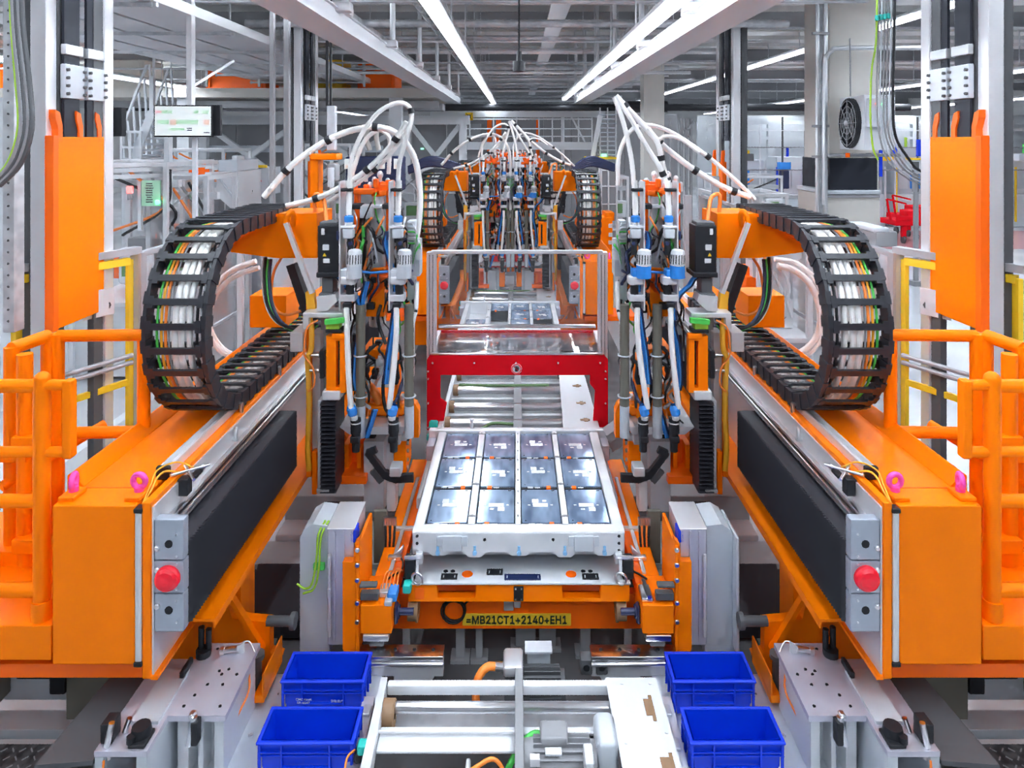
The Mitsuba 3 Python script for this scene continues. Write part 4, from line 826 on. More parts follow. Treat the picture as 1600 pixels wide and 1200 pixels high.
def motor(name, label, x, y, z, L, r, mt):
    t = thing(name, label, 'motor')
    b = put('housing', B().cyl((x, y, z), (x + L, y, z), r, n=24), mt, t)
    m = B()
    for k in range(22):
        th = k * math.pi / 11; d = np.array([0, math.cos(th), math.sin(th)]); m.bar(np.array([x + .1 * L, y, z]) + d * (r + .008), np.array([x + .92 * L, y, z]) + d * (r + .008), .006, .02, up=d)
    put('cooling_fins', m, mt, t)
    put('end_bell', B().lathe([(0, .3 * r), (0, 1.02 * r), (.16 * L, 1.08 * r), (.18 * L, 1.08 * r), (.18 * L, .9 * r)], (x - .08 * L, y, z), (1, 0, 0), 24), mt, t)
    return t
SHIFT = np.array([0, .10, .13])
a = motor('gear_motor', 'grey finned gear motor lying in the roller table', .04, 2.86, -2.83, .30, .085, GREY)
put('terminal_box', B().box(.10, .22, 2.84, 2.94, -2.745, -2.70, .01), GREY, a); put('rating_plate', B().box(.12, .19, 2.80, 2.836, -2.742, -2.735), WHITE, a)
put('gearbox', B().box(.34, .43, 2.80, 2.98, -2.92, -2.69, .02), LGREY, a); put('gear_cover', B().box(.28, .32, 2.72, 2.82, -2.78, -2.70, .006), WHITE, a)
put('badge', B().box(.055, .095, 2.77, 2.80, -2.76, -2.73), ALU, a)
SHIFT = np.array([0, .08, .06])
one('motor_cable', B().tube([(-.28, 2.82, -2.80), (-.18, 2.84, -2.74), (-.10, 2.86, -2.72), (-.05, 2.84, -2.77), (-.03, 2.80, -2.82)], .009, 8), CABLEO, 'thin orange cable curving beside the near gear motor', 'cable')
one('motor_cable', B().tube([(-.06, 2.84, -2.80), (-.02, 2.88, -2.74), (.03, 2.92, -2.70), (.08, 2.95, -2.69), (.14, 2.93, -2.69)], .014, 8), GREEN, 'thick dark green cable leading to the near gear motor', 'cable')
SHIFT = np.array([0, 0, -.05])
a = motor('drive_motor', 'grey drive motor with cast junction box and orange cable below the number plate', -.04, 3.45, -2.72, .28, .085, DGREY)
put('terminal_box', B().box(-.07, .03, 3.40, 3.54, -2.63, -2.57, .012), STEEL, a); put('connector_block', B().box(-.01, .04, 3.38, 3.42, -2.67, -2.64, .006), ALU, a)
put('bracket', B().box(.05, .17, 3.52, 3.56, -2.66, -2.58, .004).box(.04, .18, 3.5, 3.58, -2.58, -2.57), LGREY, a)
put('gland', B().cyl((-.07, 3.45, -2.605), (-.11, 3.45, -2.605), .022), CHROME, a)
put('power_cable', B().tube([(-.10, 3.45, -2.605), (-.15, 3.44, -2.60), (-.19, 3.42, -2.63), (-.205, 3.40, -2.68), (-.20, 3.38, -2.74), (-.18, 3.36, -2.80)], .020, 10), CABLEO, a)
SHIFT = np.zeros(3)
for k in (0, 1):
    b = thing('machine_block', ('grey', 'second grey')[k] + ' bearing block right of the drive motor under the crossbar', 'bearing block')
    x = .33 + .08 * k; put('body', B().box(x, x + .06, 3.55, 3.62, -2.78, -2.70, .006), DGREY, b); put('bore', B().disc((x + .03, 3.55, -2.74), (0, -1, 0), .016, .004, 14), BLACK, b)
# things in the pit under the crossbar
for k, (x, w, y) in enumerate(((-.33, .05, 3.96), (-.22, .04, 3.96), (.40, .06, 4.0), (.05, .12, 4.05), (.18, .10, 4.05))):
    one('pit_column', B().box(x - w / 2, x + w / 2, y, y + .06, -3.0, -2.78, .004).box(x - w / 2 - .03, x + w / 2 + .03, y - .02, y + .08, -3.02, -3.0), GREY, ('slim grey column', 'thin grey column', 'slim grey column', 'wide dark column', 'wide dark column')[k] + f' standing in the pit below the orange crossbar, number {k + 1} of five' if False else
        ['slim grey column under the left part of the orange crossbar', 'thin grey column under the middle of the orange crossbar', 'slim grey column under the right end of the orange crossbar', 'broad dark column just right of the crossbar middle', 'second broad dark column right of the crossbar middle'][k], 'column')
for MIR, lr in ((1.0, 'left'), (-1.0, 'right')):
    b = thing('guide_bracket', f'silver slotted guide bracket below the {lr} guide post, behind the crates', 'bracket')
    put('beam', B().prism([(-.83, -2.70), (-.385, -2.70), (-.385, -2.79), (-.43, -2.79), (-.45, -2.83), (-.64, -2.83), (-.64, -2.79), (-.80, -2.79), (-.83, -2.83)], 1, 3.56, 3.60), ALU, b)
    put('rail', B().box(-.83, -.385, 3.55, 3.64, -2.702, -2.682, .003).cyl((-.83, 3.55, -2.72), (-.385, 3.55, -2.72), .012), CHROME, b)
    m = B()
    for k in range(4): m.disc((-.74 + .1 * k, 3.60, -2.683), (0, 0, 1), .010, .004, 8)
    put('screws', m, BLACK, b)
    put('post', B().box(-.66, -.62, 3.94, 3.98, -3.0, -2.77, .004), ALU, b)
    d = thing('side_deck', f'pale sheet steel deck under the {lr} blue crates', 'deck')
    put('top', B().box(-1.30, -.70, 2.6, 3.56, -2.80, -2.785), LGREY, d); put('inner_rail', B().prism([(-.745, 3.32), (-.69, 3.32), (-.665, 2.6), (-.73, 2.6)], 2, -2.785, -2.70), ALU, d)
    put('beam', B().box(-1.30, -.70, 2.6, 3.5, -3.05, -2.80), LGREY, d)
    m = B()
    for y in (3.2, 3.02, 2.86): m.box(-.725, -.69, y, y + .06, -2.70, -2.685, .004)
    put('clamps', m, STEEL, d); m = B()
    for k in range(6): m.disc((-1.20 + .022 * k, 3.44, -2.785), (0, 0, 1), .005, .002, 8)
    put('hole_row', m, DGREY, d)
MIR = 1.0
# ---- blue crates
def crate(x0, x1, y0, y1, zt, label, text=False):
    t = thing('storage_crate', label, 'crate'); h = .175; zb = zt - h; s = .016
    m = B(); w = .006
    def ring(xa, xb, ya, yb, za, zc, xa2=None):
        m.box(xa, xb, ya, ya + w, za, zc, .002).box(xa, xb, yb - w, yb, za, zc, .002).box(xa, xa + w, ya, yb, za, zc, .002).box(xb - w, xb, ya, yb, za, zc, .002)
    def wall(p, q, inn):      # sloping wall panel between top edge p..q and lower edge
        pass
    a, b, c, d = x0 + s, x1 - s, y0 + s, y1 - s
    corners_t = [(x0 + .004, y0 + .004), (x1 - .004, y0 + .004), (x1 - .004, y1 - .004), (x0 + .004, y1 - .004)]; corners_b = [(a, c), (b, c), (b, d), (a, d)]
    ci_t = [(x + (w if x < (x0 + x1) / 2 else -w), y + (w if y < (y0 + y1) / 2 else -w)) for x, y in corners_t]; ci_b = [(x + (w if x < (x0 + x1) / 2 else -w), y + (w if y < (y0 + y1) / 2 else -w)) for x, y in corners_b]
    for k in range(4):
        j = (k + 1) % 4
        m.add([(*corners_b[k], zb), (*corners_b[j], zb), (*corners_t[j], zt), (*corners_t[k], zt)], [[0, 1, 2, 3]])
        m.add([(*ci_b[k], zb + w), (*ci_b[j], zb + w), (*ci_t[j], zt), (*ci_t[k], zt)], [[3, 2, 1, 0]])
    m.box(a, b, c, d, zb, zb + w)
    put('shell', m, BLUE, t)
    r = B(); e = .012
    r.box(x0 - e, x1 + e, y0 - e, y0 + .006, zt - .012, zt, .004).box(x0 - e, x1 + e, y1 - .006, y1 + e, zt - .012, zt, .004).box(x0 - e, x0 + .006, y0, y1, zt - .012, zt, .004).box(x1 - .006, x1 + e, y0, y1, zt - .012, zt, .004)
    put('rim', r, BLUE, t)
    r = B()
    for z in (zt - .045, zt - .06): r.box(x0 - .006, x1 + .006, y0 - .007, y0 + .004, z - .004, z, .001).box(x0 - .006, x0 + .004, y0, y1, z - .004, z, .001).box(x1 - .004, x1 + .006, y0, y1, z - .004, z, .001)
    for k in (.0, .24, .76, 1.0): x = x0 + (x1 - x0) * k; r.box(x - .004, x + .004, y0 - .006, y0 + .010, zb + .02, zt - .012, .001)
    for k in (0, .3, .7, 1):
        y = y0 + (y1 - y0) * k
        for x in (x0, x1): r.box(x - .006, x + .006, y - .004, y + .004, zb + .02, zt - .012, .001)
    xm = (x0 + x1) / 2; r.box(xm - .10, xm + .10, y0 - .008, y0 + .006, zb + .06, zb + .066, .001)
    put('ribs', r, BLUE, t)
    if text:
        for s_, xx, zz, hh in (('CMC Asset', x0 + .065, zt - .092, .0105), ('RF: 4147', x0 + .07, zt - .108, .0105)):
            try:
                g = meshkit.text_mesh(s_, hh, .001, True); V = g.vertices
                put('print', B().add(np.stack([xx + V[:, 0], y0 - .0085 - V[:, 2], zz + V[:, 1]], 1), g.faces), WHITE, t)
            except Exception as ex: print('text', ex)
        gl = [[(.3, 1, .1, .75), (.2, .7, .2, 0), (.45, .95, .95, .95), (.45, .65, .95, .65), (.45, .95, .45, .65), (.95, .95, .95, .65), (.35, .45, 1, .45), (.35, .25, 1, .25), (.8, .45, .8, 0), (.5, .15, .6, .05)],
              [(.0, .95, .45, .95), (.1, .95, .1, .2), (.35, .95, .35, .0), (.1, .7, .35, .7), (.1, .45, .35, .45), (.0, .2, .45, .25), (.55, 1, .65, .85), (.95, 1, .85, .85), (.5, .75, 1, .75), (.5, .5, 1, .5), (.75, .75, .75, .45), (.75, .45, .5, 0), (.75, .45, 1, 0)],
              [(.1, .95, .2, .85), (.05, .6, .25, .7), (.45, 1, .35, .8), (.4, .9, .95, .9), (.65, .85, .4, .6), (.65, .8, .95, .6), (.2, .5, .8, .5), (.2, .5, .2, .15), (.8, .5, .8, .15), (.5, .4, .5, .2), (.5, .2, .15, 0), (.55, .2, .9, 0)],
              [(.5, 1, .55, .9), (.1, .88, .95, .88), (.3, .8, .4, .65), (.75, .8, .65, .65), (.1, .6, .95, .6), (.15, .6, .15, .3), (.15, .3, .0, 0)]]
        m = B()
        for i, g in enumerate(gl):
            for a, b_, c_, d_ in g: o = x0 + .232 + .0158 * i; m.bar((o + a * .0125, y0 - .009, zt - .102 + b_ * .013), (o + c_ * .0125, y0 - .009, zt - .102 + d_ * .013), .0013, .001, up=(0, 1, 0))
        put('print', m, WHITE, t)
    return t
crate(-1.127, -.745, 3.295, 3.47, -2.60, 'blue plastic crate with white print on its front, far left of the four', True)
one('small_screw_pile', B().ball((-.80, 3.40, -2.745), .016, 5).ball((-.785, 3.415, -2.75), .014, 5).ball((-.775, 3.39, -2.75), .013, 5), CHROME, 'few small shiny metal parts lying in the far left blue crate', 'metal parts', kind='stuff')
crate(-1.115, -.715, 2.96, 3.133, -2.60, 'blue plastic crate nearest to the camera on the left deck')
crate(.757, 1.137, 3.295, 3.47, -2.60, 'blue plastic crate behind the nearer one on the right deck')
crate(.757, 1.147, 2.96, 3.133, -2.60, 'blue plastic crate nearest to the camera on the right deck')
# ---- fixtures beside the decks
for MIR, lr in ((1.0, 'left'), (-1.0, 'right')):
    t = thing('fixture_stand', f'thick grey steel plate on a white pedestal, beside the {lr} crates', 'fixture')
    pl = put('top_plate', B().prism([(-1.515, 2.97), (-1.265, 2.97), (-1.275, 3.40), (-1.52, 3.40)], 2, -2.525, -2.50), PLATEM, t)
    m = B()
    for x, y in ((-1.47, 3.02), (-1.31, 3.02), (-1.47, 3.36), (-1.31, 3.2), (-1.40, 3.22), (-1.36, 3.23), (-1.38, 3.20), (-1.35, 3.14), (-1.42, 3.14), (-1.45, 3.08)): m.disc((x, y, -2.5), (0, 0, 1), .007, .003, 8)
    put('holes', m, BLACK, pl)
    put('pedestal', B().box(-1.49, -1.44, 3.0, 3.36, -2.79, -2.525, .004).box(-1.33, -1.285, 3.0, 3.36, -2.79, -2.525, .004).box(-1.49, -1.285, 3.08, 3.36, -2.79, -2.525).box(-1.40, -1.375, 3.0, 3.1, -2.79, -2.525, .004), WHITE, t)
    put('foot', B().box(-1.53, -1.22, 2.94, 3.46, -2.81, -2.79, .004), WHITE, t)
    m = B()
    for x, y in ((-1.50, 2.97), (-1.25, 2.97), (-1.245, 3.2), (-1.50, 3.2)): m.bolt((x, y, -2.79), (0, 0, 1), .012, .012)
    put('foot_bolts', m, CHROME, t)
    put('stop_sensor', B().box(-1.40, -1.37, 2.93, 2.975, -2.60, -2.50, .005), BLACK, t)
    put('sensor_head', B().cyl((-1.41, 2.94, -2.60), (-1.39, 2.95, -2.485), .013).box(-1.415, -1.39, 2.945, 2.975, -2.50, -2.475, .004), CHROME, t)
    put('angle_plate', B().prism([(-1.40, -2.50), (-1.33, -2.445), (-1.33, -2.50)], 1, 3.33, 3.345), WHITE, t)
    put('clamp_screw', B().cyl((-1.43, 3.33, -2.485), (-1.36, 3.33, -2.475), .014).cyl((-1.44, 3.33, -2.487), (-1.42, 3.33, -2.485), .02).tube([(-1.36, 3.35, -2.47), (-1.32, 3.37, -2.47), (-1.28, 3.34, -2.5)], .004, 5), CHROME, t)
    t = thing('slide_fixture', f'long low grey slide fixture with black stops, outermost on the {lr}', 'fixture')
    put('top_plate', B().prism([(-1.73, 2.80), (-1.515, 2.80), (-1.52, 3.30), (-1.73, 3.30)], 2, -2.525, -2.503), PLATEM, t)
    put('step_plate', B().prism([(-1.655, 2.93), (-1.535, 2.93), (-1.54, 3.22), (-1.655, 3.22)], 2, -2.503, -2.490), LGREY, t)
    put('dark_plate', B().prism([(-1.96, 2.78), (-1.735, 2.80), (-1.735, 3.50), (-1.90, 3.50)], 2, -2.56, -2.54), DGREY, t)
    put('leg', B().box(-1.73, -1.69, 2.80, 3.28, -2.80, -2.525, .004).box(-1.56, -1.515, 2.80, 3.28, -2.80, -2.525, .004), LGREY, t)
    put('base', B().box(-1.80, -1.22, 2.6, 3.6, -2.86, -2.81), LGREY, t)
    k = put('round_stop', B().cyl((-1.575, 2.87, -2.49), (-1.575, 2.87, -2.455), .042, .036, 18).torus((-1.575, 2.87, -2.465), (0, 0, 1), .03, .008), BLACK, t)
    put('stop_foot', B().box(-1.60, -1.53, 2.81, 2.90, -2.503, -2.488, .004).cyl((-1.595, 2.83, -2.49), (-1.595, 2.83, -2.465), .018), BLACK, k)
    put('pusher', B().box(-1.725, -1.675, 2.83, 2.90, -2.503, -2.42, .006), BLACK, t)
    put('pusher_pin', B().cyl((-1.69, 2.82, -2.50), (-1.675, 2.83, -2.41), .012).cyl((-1.68, 2.82, -2.55), (-1.685, 2.82, -2.50), .009).cyl((-1.655, 2.89, -2.50), (-1.64, 2.90, -2.45), .011), CHROME, t)
    put('far_stop', B().box(-1.56, -1.54, 3.16, 3.26, -2.49, -2.46, .004).cyl((-1.535, 3.33, -2.49), (-1.535, 3.33, -2.37), .014).cyl((-1.50, 3.33, -2.49), (-1.50, 3.33, -2.38), .014).cyl((-1.52, 3.32, -2.50), (-1.52, 3.32, -2.47), .035), BLACK, t)
    put('wire', B().tube([(-1.69, 2.80, -2.54), (-1.685, 2.78, -2.62), (-1.69, 2.77, -2.75)], .005, 5).tube([(-1.80, 3.45, -2.53), (-1.85, 3.36, -2.50), (-1.86, 3.28, -2.53)], .005, 5).tube([(-1.33, 3.35, -2.52), (-1.27, 3.25, -2.6), (-1.29, 3.15, -2.66)], .005, 5), CABLEO, t)
    c = thing('rail_clamp', f'chrome rail clamp with red lever at the foot of the {lr} fixture', 'clamp')
    put('body', B().box(-1.42, -1.35, 2.86, 2.92, -2.81, -2.75, .01).cyl((-1.44, 2.86, -2.77), (-1.32, 2.86, -2.77), .014), CHROME, c)
    put('lever', B().cyl((-1.50, 2.84, -2.79), (-1.44, 2.85, -2.78), .014), SIGNRED, c)
    # lower frames outside
    t = thing('base_frame', f'grey low base frame under the {lr} orange platform', 'frame')
    put('beam', B().box(-3.3, -1.98, 3.40, 3.52, -2.98, -2.93, .004), LGREY, t)
    put('upright', B().box(-2.28, -2.0, 3.46, 3.60, -3.2, -2.55, .004).box(-3.2, -2.66, 3.5, 3.6, -2.9, -2.5, .004), OLIVE, t)
    put('profile', B().box(-2.7, -2.2, 3.7, 3.76, -2.75, -2.50, .006).box(-2.7, -2.2, 3.6, 3.7, -2.95, -2.78, .006), LGREY, t)
    put('adjuster', B().box(-2.58, -2.36, 3.52, 3.58, -2.78, -2.70, .008).box(-2.36, -2.28, 3.45, 3.5, -2.80, -2.68, .006), BLACK, t)
    put('leg', B().box(-2.12, -1.92, 3.42, 3.48, -3.19, -2.98, .004), LGREY, t)
    t = thing('tread_step', f'dark chequered tread step in the lower corner on the {lr}', 'step')
    put('body', B().box(-3.4, -2.14, 2.4, 3.37, -3.19, -2.97, .006), TREAD, t)
    m = B()
    for i in range(26):
        for j in range(16):
            x, y = -2.18 - i * .045, 3.33 - j * .045; d = .010 if (i + j) % 2 else -.010
            m.bar((x - .010, y - d, -2.969), (x + .010, y + d, -2.969), .006, .004)
    put('tread_studs', m, GREY, t, kind='stuff')
    # platform and railings
    t = thing('platform', f'orange step platform beside the {lr} gantry beam', 'platform')
    put('deck', B().box(-3.6, -2.055, 3.02, 3.95, -2.30, -2.145, .006), ORANGE, t)
    put('post_socket', B().cyl((-2.13, 3.07, -2.145), (-2.13, 3.07, -2.06), .042), ORANGE, t)
    put('toe_plate', B().box(-3.6, -2.3, 3.42, 3.5, -2.145, -2.06, .004).box(-2.5, -2.25, 3.38, 3.42, -2.05, -1.98, .004), ORANGE, t)
    put('foot_plate', B().box(-2.75, -2.25, 3.3, 3.6, -2.145, -2.13, .003).cyl((-2.45, 3.45, -2.14), (-2.45, 3.45, -1.98), .05), ORANGE, t)
    r = thing('railing', f'orange tubular railing in front on the {lr} platform', 'railing')
    put('post', B().cyl((-2.13, 3.07, -2.10), (-2.13, 3.07, -1.075), .035).ball((-2.13, 3.07, -1.075), .035, 8), ORANGE, r)
    for z in (-1.105, -1.62, -2.02): put('rail', B().cyl((-3.6, 3.07, z), (-2.13, 3.07, z), .030), ORANGE, r)
    put('end_loop', B().tube([(-3.4, 3.07, -1.40), (-2.02, 3.07, -1.40)], .024, 10, False).tube([(-2.15, 3.07, -1.10), (-2.02, 3.07, -1.10)], .024, 10, False).box(-2.03, -1.985, 3.045, 3.095, -1.425, -1.075, .008), ORANGE, r)
    r = thing('railing', f'short orange railing turning away from the camera, {lr} platform', 'railing')
    for x, y in ((-2.585, 3.5), (-2.535, 3.7)): put('post', B().cyl((x, y, -2.14), (x, y, -1.06), .034), ORANGE, r)
    put('rail', B().cyl((-2.585, 3.5, -1.07), (-2.535, 3.7, -1.06), .034), ORANGE, r)
    put('gate_bar', B().cyl((-2.9, 3.5, -1.60), (-2.45, 3.45, -1.60), .032).cyl((-2.6, 3.45, -1.75), (-2.35, 3.9, -1.62), .026).box(-2.52, -2.38, 3.40, 3.46, -1.56, -1.48, .006), ORANGE, r)
    put('hinge_post', B().cyl((-2.48, 3.45, -2.14), (-2.48, 3.45, -1.08), .036), ORANGE, r)
    r = thing('railing', f'orange railing behind the {lr} platform, running to the beam', 'railing')
    put('post', B().cyl((-2.50, 3.72, -2.14), (-2.50, 3.72, -1.055), .037), ORANGE, r); put('post', B().cyl((-1.99 - .06, 3.76, -2.3), (-1.99 - .06, 3.76, -1.07), .034), ORANGE, r)
    for z in (-1.07, -1.60): put('rail', B().cyl((-2.50, 3.73, z), (-2.04, 3.75, z), .032), ORANGE, r)
    # bellows floor covers and dark bed parts
    b = thing('way_cover', f'black corrugated way cover on the pit floor, {lr} of the lift', 'bellows cover')
    zz = []
    for k in range(19): zz.append((4.12 + .030 * k, -2.87 + (.022 if k % 2 else 0)))
    zz = [(y + 0.0, z) for y, z in zz]
    put('cover', B().prism([(4.12, -3.0)] + [(y, z - .02) for y, z in zz] + [(zz[-1][0], -3.0)], 0, -1.75, -1.22), CHAIN, b)
    b = thing('bed_rail', f'grey machine bed rail crossing behind the lift on the {lr}', 'machine bed')
    put('beam', B().box(-1.75, -.72, 5.15, 5.5, -2.95, -2.68, .01), GREY, b)
    m = B()
    for x in (-1.45, -1.0): m.box(x, x + .18, 5.14, 5.2, -2.80, -2.72, .006)
    put('floor_plate', B().box(-1.9, -.72, 4.68, 4.95, -3.0, -2.90, .006).box(-1.20, -.90, 4.1, 4.68, -3.0, -2.93, .006), GREY, b); put('recess', B().box(-1.5, -1.38, 5.135, 5.15, -2.93, -2.84).box(-1.12, -1.0, 5.135, 5.15, -2.93, -2.84), DGREY, b)
    put('pads', m, DGREY, b); put('lower_beam', B().box(-1.75, -.72, 4.95, 5.2, -3.02, -2.86, .01), LGREY, b)
    b = thing('cable_tower', f'dark bracket with connectors and orange wires, {lr} of the lift beam', 'connector bracket')
    put('plate', B().box(-.88, -.80, 4.2, 4.23, -2.60, -2.28, .003), OLIVE, b)
    for k in range(5): put('wire', B().tube([(-.80 + .015 * k, 4.15, -2.33), (-.79 + .012 * k, 4.12, -2.42), (-.80 + .01 * k, 4.14, -2.52), (-.81, 4.18, -2.62)], .007, 6), CABLEO if k % 2 else BLACK, b)
    m = B()
    for k in range(5): m.cyl((-.80 + .015 * k, 4.15, -2.34), (-.80 + .015 * k, 4.15, -2.29), .009, n=8)
    put('connectors', m, CHROME, b)
    put('post', B().box(-.86, -.79, 4.3, 4.36, -3.0, -2.45, .004), DGREY, b)
    put('earth_wires', B().tube([(-.79, 4.1, -2.62), (-.82, 4.05, -2.72), (-.84, 4.05, -2.80), (-.80, 4.04, -2.86)], .007, 6).tube([(-.77, 4.1, -2.62), (-.80, 4.05, -2.70), (-.82, 4.03, -2.82), (-.78, 4.02, -2.88)], .006, 6), LIME, b)
MIR = 1.0
# ---- lifters: double posts with belts and orange counterweight
def lifter(lr):
    t = thing('lifter_column', f'steel lifter column with black belts and twin posts in front on the {lr}', 'lifter')
    put('post', B().box(-3.56, -3.44, 5.0, 5.12, -3.2, 2.7, .008), ALU, t); put('post', B().box(-3.47, -3.38, 5.62, 5.74, -3.2, 2.7, .008), ALU, t)
    put('back_profile', B().box(-3.70, -3.585, 5.1, 5.3, -3.2, 2.7, .006).box(-3.62, -3.60, 5.08, 5.1, -3.2, 2.7), DGREY, t)
    put('inner_profile', B().box(-3.50, -3.44, 5.12, 5.2, -3.2, 2.7).box(-3.45, -3.40, 5.5, 5.62, -3.2, 2.7), DGREY, t)
    for i, y in enumerate((5.13, 5.40)):
        b = put('belt', B().box(-3.425, -3.405, y + .02, y + .20, -.02, 2.7), BELT, t)
        put('belt_clamp', B().box(-3.43, -3.385, y + .005, y + .235, .31, .57, .006), LGREY, b)
        put('clamp_bar', B().box(-3.43, -3.385, y + .01, y + .22, .64, .72, .006), STEEL, b)
        m = B()
        for k in range(4):
            for yy in (y + .02, y + .22): m.disc((-3.385, yy, .345 + .06 * k), (1, 0, 0), .012, .02, 8)
        put('bolts', m, DGREY, b)
    w = thing('counterweight', f'orange counterweight hanging in the {lr} front lifter column', 'counterweight')
    put('body', B().box(-3.46, -3.39, 5.03, 5.62, -1.40, .02, .004), ORANGE, w); put('front_edge', B().box(-3.455, -3.385, 5.0, 5.06, -1.41, .03, .004), ORANGE2, w)
    for y in (5.06, 5.30, 5.54): put('hanger_lug', B().prism([(y, -.02), (y + .05, -.02), (y + .05, .10), (y + .02, .20), (y - .03, .22), (y - .03, .16), (y, .08)], 0, -3.44, -3.39), ORANGE2, w)
    put('roller', B().cyl((-3.39, 5.62, -1.36), (-3.39, 5.68, -1.36), .05), DGREY, w)
    put('guide_shoe', B().box(-3.46, -3.40, 5.62, 5.66, -.25, .05, .004), WHITE, w)
    return t, w
for MIR, lr in ((1.0, 'left'), (-1.0, 'right')):
    a, w = lifter(lr)
    dup(a, (0, 5.9, 0), f'slim dark lifter column beside the second station on the {lr}')
    dup(w, (0, 6.3, -.4), f'orange counterweight in the far {lr} lifter column')
MIR = 1.0
# ------------------------------------------------------------------ background of the hall
MIR = 1.0
rnd = random.Random(11)
def pbx(u0, u1, v0, v1, y0, y1, b=0.0, m=None):
    a, c = P(u0, v0, y0), P(u1, v1, y0); return (m or B()).box(a[0], c[0], y0, y1, c[2], a[2], b)
# safety fences along the aisles
for MIR, lr in ((1.0, 'left'), (-1.0, 'right')):
    t = thing('safety_fence', f'aluminium and glass safety fence along the {lr} aisle with a yellow door frame', 'fence')
    for i, y in enumerate((5.85, 7.0, 8.3, 9.6, 10.9, 12.2)):
        if i: put('post', B().box(-3.34, -3.25, y, y + .09, -3.2, -1.0, .004).box(-3.31, -3.30, y - .003, y, -3.2, -1.0).box(-3.285, -3.275, y - .003, y, -3.2, -1.0), FENCE, t)
        else: put('post', B().box(-3.31, -3.21, y, y + .09, -3.2, -.97, .004).box(-3.28, -3.27, y - .003, y, -3.2, -1.0).box(-3.245, -3.235, y - .003, y, -3.2, -1.0), FENCE, t)
        if i < 5:
            y2 = (7.0, 8.3, 9.6, 10.9, 12.2)[i]
            put('rail', B().box(-3.32, -3.27, y + .05, y2, -1.03, -.98, .004).box(-3.32, -3.27, y + .05, y2, -3.1, -3.05, .004).box(-3.31, -3.28, y + .05, y2, -2.05, -2.01, .004), FENCE, t)
            put('pane', B().box(-3.300, -3.294, y + .1, y2 - .01, -3.05, -1.03), PANE, t)
    d = put('door_frame', B().box(-3.31, -3.275, 5.78, 5.85, -3.2, -1.02, .004).box(-3.70, -3.66, 5.0, 5.07, -3.2, -1.02, .004).bar((-3.29, 5.80, -1.03), (-3.68, 5.04, -1.03), .05, .06).bar((-3.29, 5.80, -2.05), (-3.68, 5.04, -2.05), .03, .05), YELLOW, t)
    put('top_rail', B().bar((-3.26, 5.9, -.95), (-3.72, 5.0, -.95), .09, .06), FENCE, t)
    put('handrail', B().cyl((-3.25, 5.78, -1.82), (-3.62, 5.05, -1.82), .02).cyl((-3.25, 5.78, -1.88), (-3.62, 5.05, -1.88), .02), FENCE, t)
    put('notice', B().bar((-3.33, 5.66, -1.33), (-3.45, 5.44, -1.33), .004, .22).bar((-3.29, 6.2, -1.25), (-3.29, 6.5, -1.25), .004, .22), WHITE, t)
    # wire duct and posts of the cells behind
    for i, (x, y) in enumerate(((-2.55, 8.2), (-2.2, 8.6), (-2.75, 9.3))):
        one('profile_post', B().box(x, x + .09, y, y + .09, -3.2, -.9 + .2 * i, .006).box(x + .03, x + .04, y - .004, y, -3.2, -.9), FENCE,
            (f'aluminium profile post nearest behind the {lr} cable chain', f'second aluminium profile post behind the {lr} cable chain', f'farthest aluminium profile post behind the {lr} cable chain')[i], 'post')
MIR = 1.0
# left machine frame behind the chain
t = thing('machine_cell', 'glazed aluminium machine cell seen through the left hose loop', 'machine')
for x in (-2.95, -2.35): put('post', B().box(x, x + .06, 7.2, 7.26, -3.2, -1.05, .004), ALU, t)
put('rail', B().box(-2.95, -2.29, 7.2, 7.26, -1.1, -1.04, .004).box(-2.95, -2.29, 7.2, 7.26, -2.45, -2.40, .004), ALU, t)
put('pane', B().box(-2.89, -2.35, 7.22, 7.226, -2.4, -1.1), PANE, t); put('back_panel', B().box(-2.95, -2.29, 7.9, 7.95, -3.1, -1.2), LGREY, t)
put('desk', B().box(-2.9, -2.35, 7.4, 7.85, -2.3, -2.2).box(-2.8, -2.5, 7.5, 7.7, -2.2, -2.0), DGREY, t)
# perforated profile and cable hank at the left edge of the view
t = thing('cable_riser', 'perforated steel profile with a hank of grey and green cables at the left edge', 'cable riser')
put('profile', pbx(4, 22, 0 - 200, 520, 4.6, 4.7, .004), GALV, t)
m = B()
for k in range(30): m.disc(P(13, -20 + 18 * k, 4.598), (0, -1, 0), .008, .003, 8)
put('holes', m, DGREY, t)
for i, (ua, ub, r, mt) in enumerate(((18, 29, .010, LIME), (22, 34, .016, GREY), (27, 40, .016, DGREY), (31, 45, .016, GREY), (36, 50, .016, DGREY), (24, 37, .012, LGREY))):
    put('cable', B().tube([P(ua - 4, -60, 4.5), P(ua, 40, 4.5), P(ub - 4, 130, 4.48), P(ub, 190, 4.46), P(ub - 7, 230, 4.46), P(ub - 22, 262, 4.48), P(ub - 50, 290, 4.5)], r, 8), mt, t)
# same on the right: cables coming down to the post
t = thing('cable_drop', 'bundle of grey cables and one green cable hanging down to the right front lifter column', 'cable bundle')
for i in range(6):
    u = 1372 + 5 * i; put('cable', B().tube([P(u + 2, -60, 6.5), P(u, 60, 6.5), P(u - 2, 160, 6.5), P(u + 3, 215, 6.5), P(u + 18 + 2 * i, 255, 6.5), P(1420 + 3 * i, 280 - 3 * i, 6.5), P(1450 + i, 292 - 3 * i, 6.5)], .008 if i < 5 else .012, 6), (GREY, LGREY, GREY, GREY, LGREY, BLACK)[i], t)
put('cable', B().tube([P(1371, -60, 6.5), P(1369, 60, 6.5), P(1362, 110, 6.5), P(1360, 180, 6.5), P(1364, 230, 6.5), P(1372, 250, 6.5)], .009, 6), LIME, t)
m = B()
for k in range(4): m.cbox(P(1370 + 6 * k, 28 - k, 6.48), (.03, .03, .05), .004)
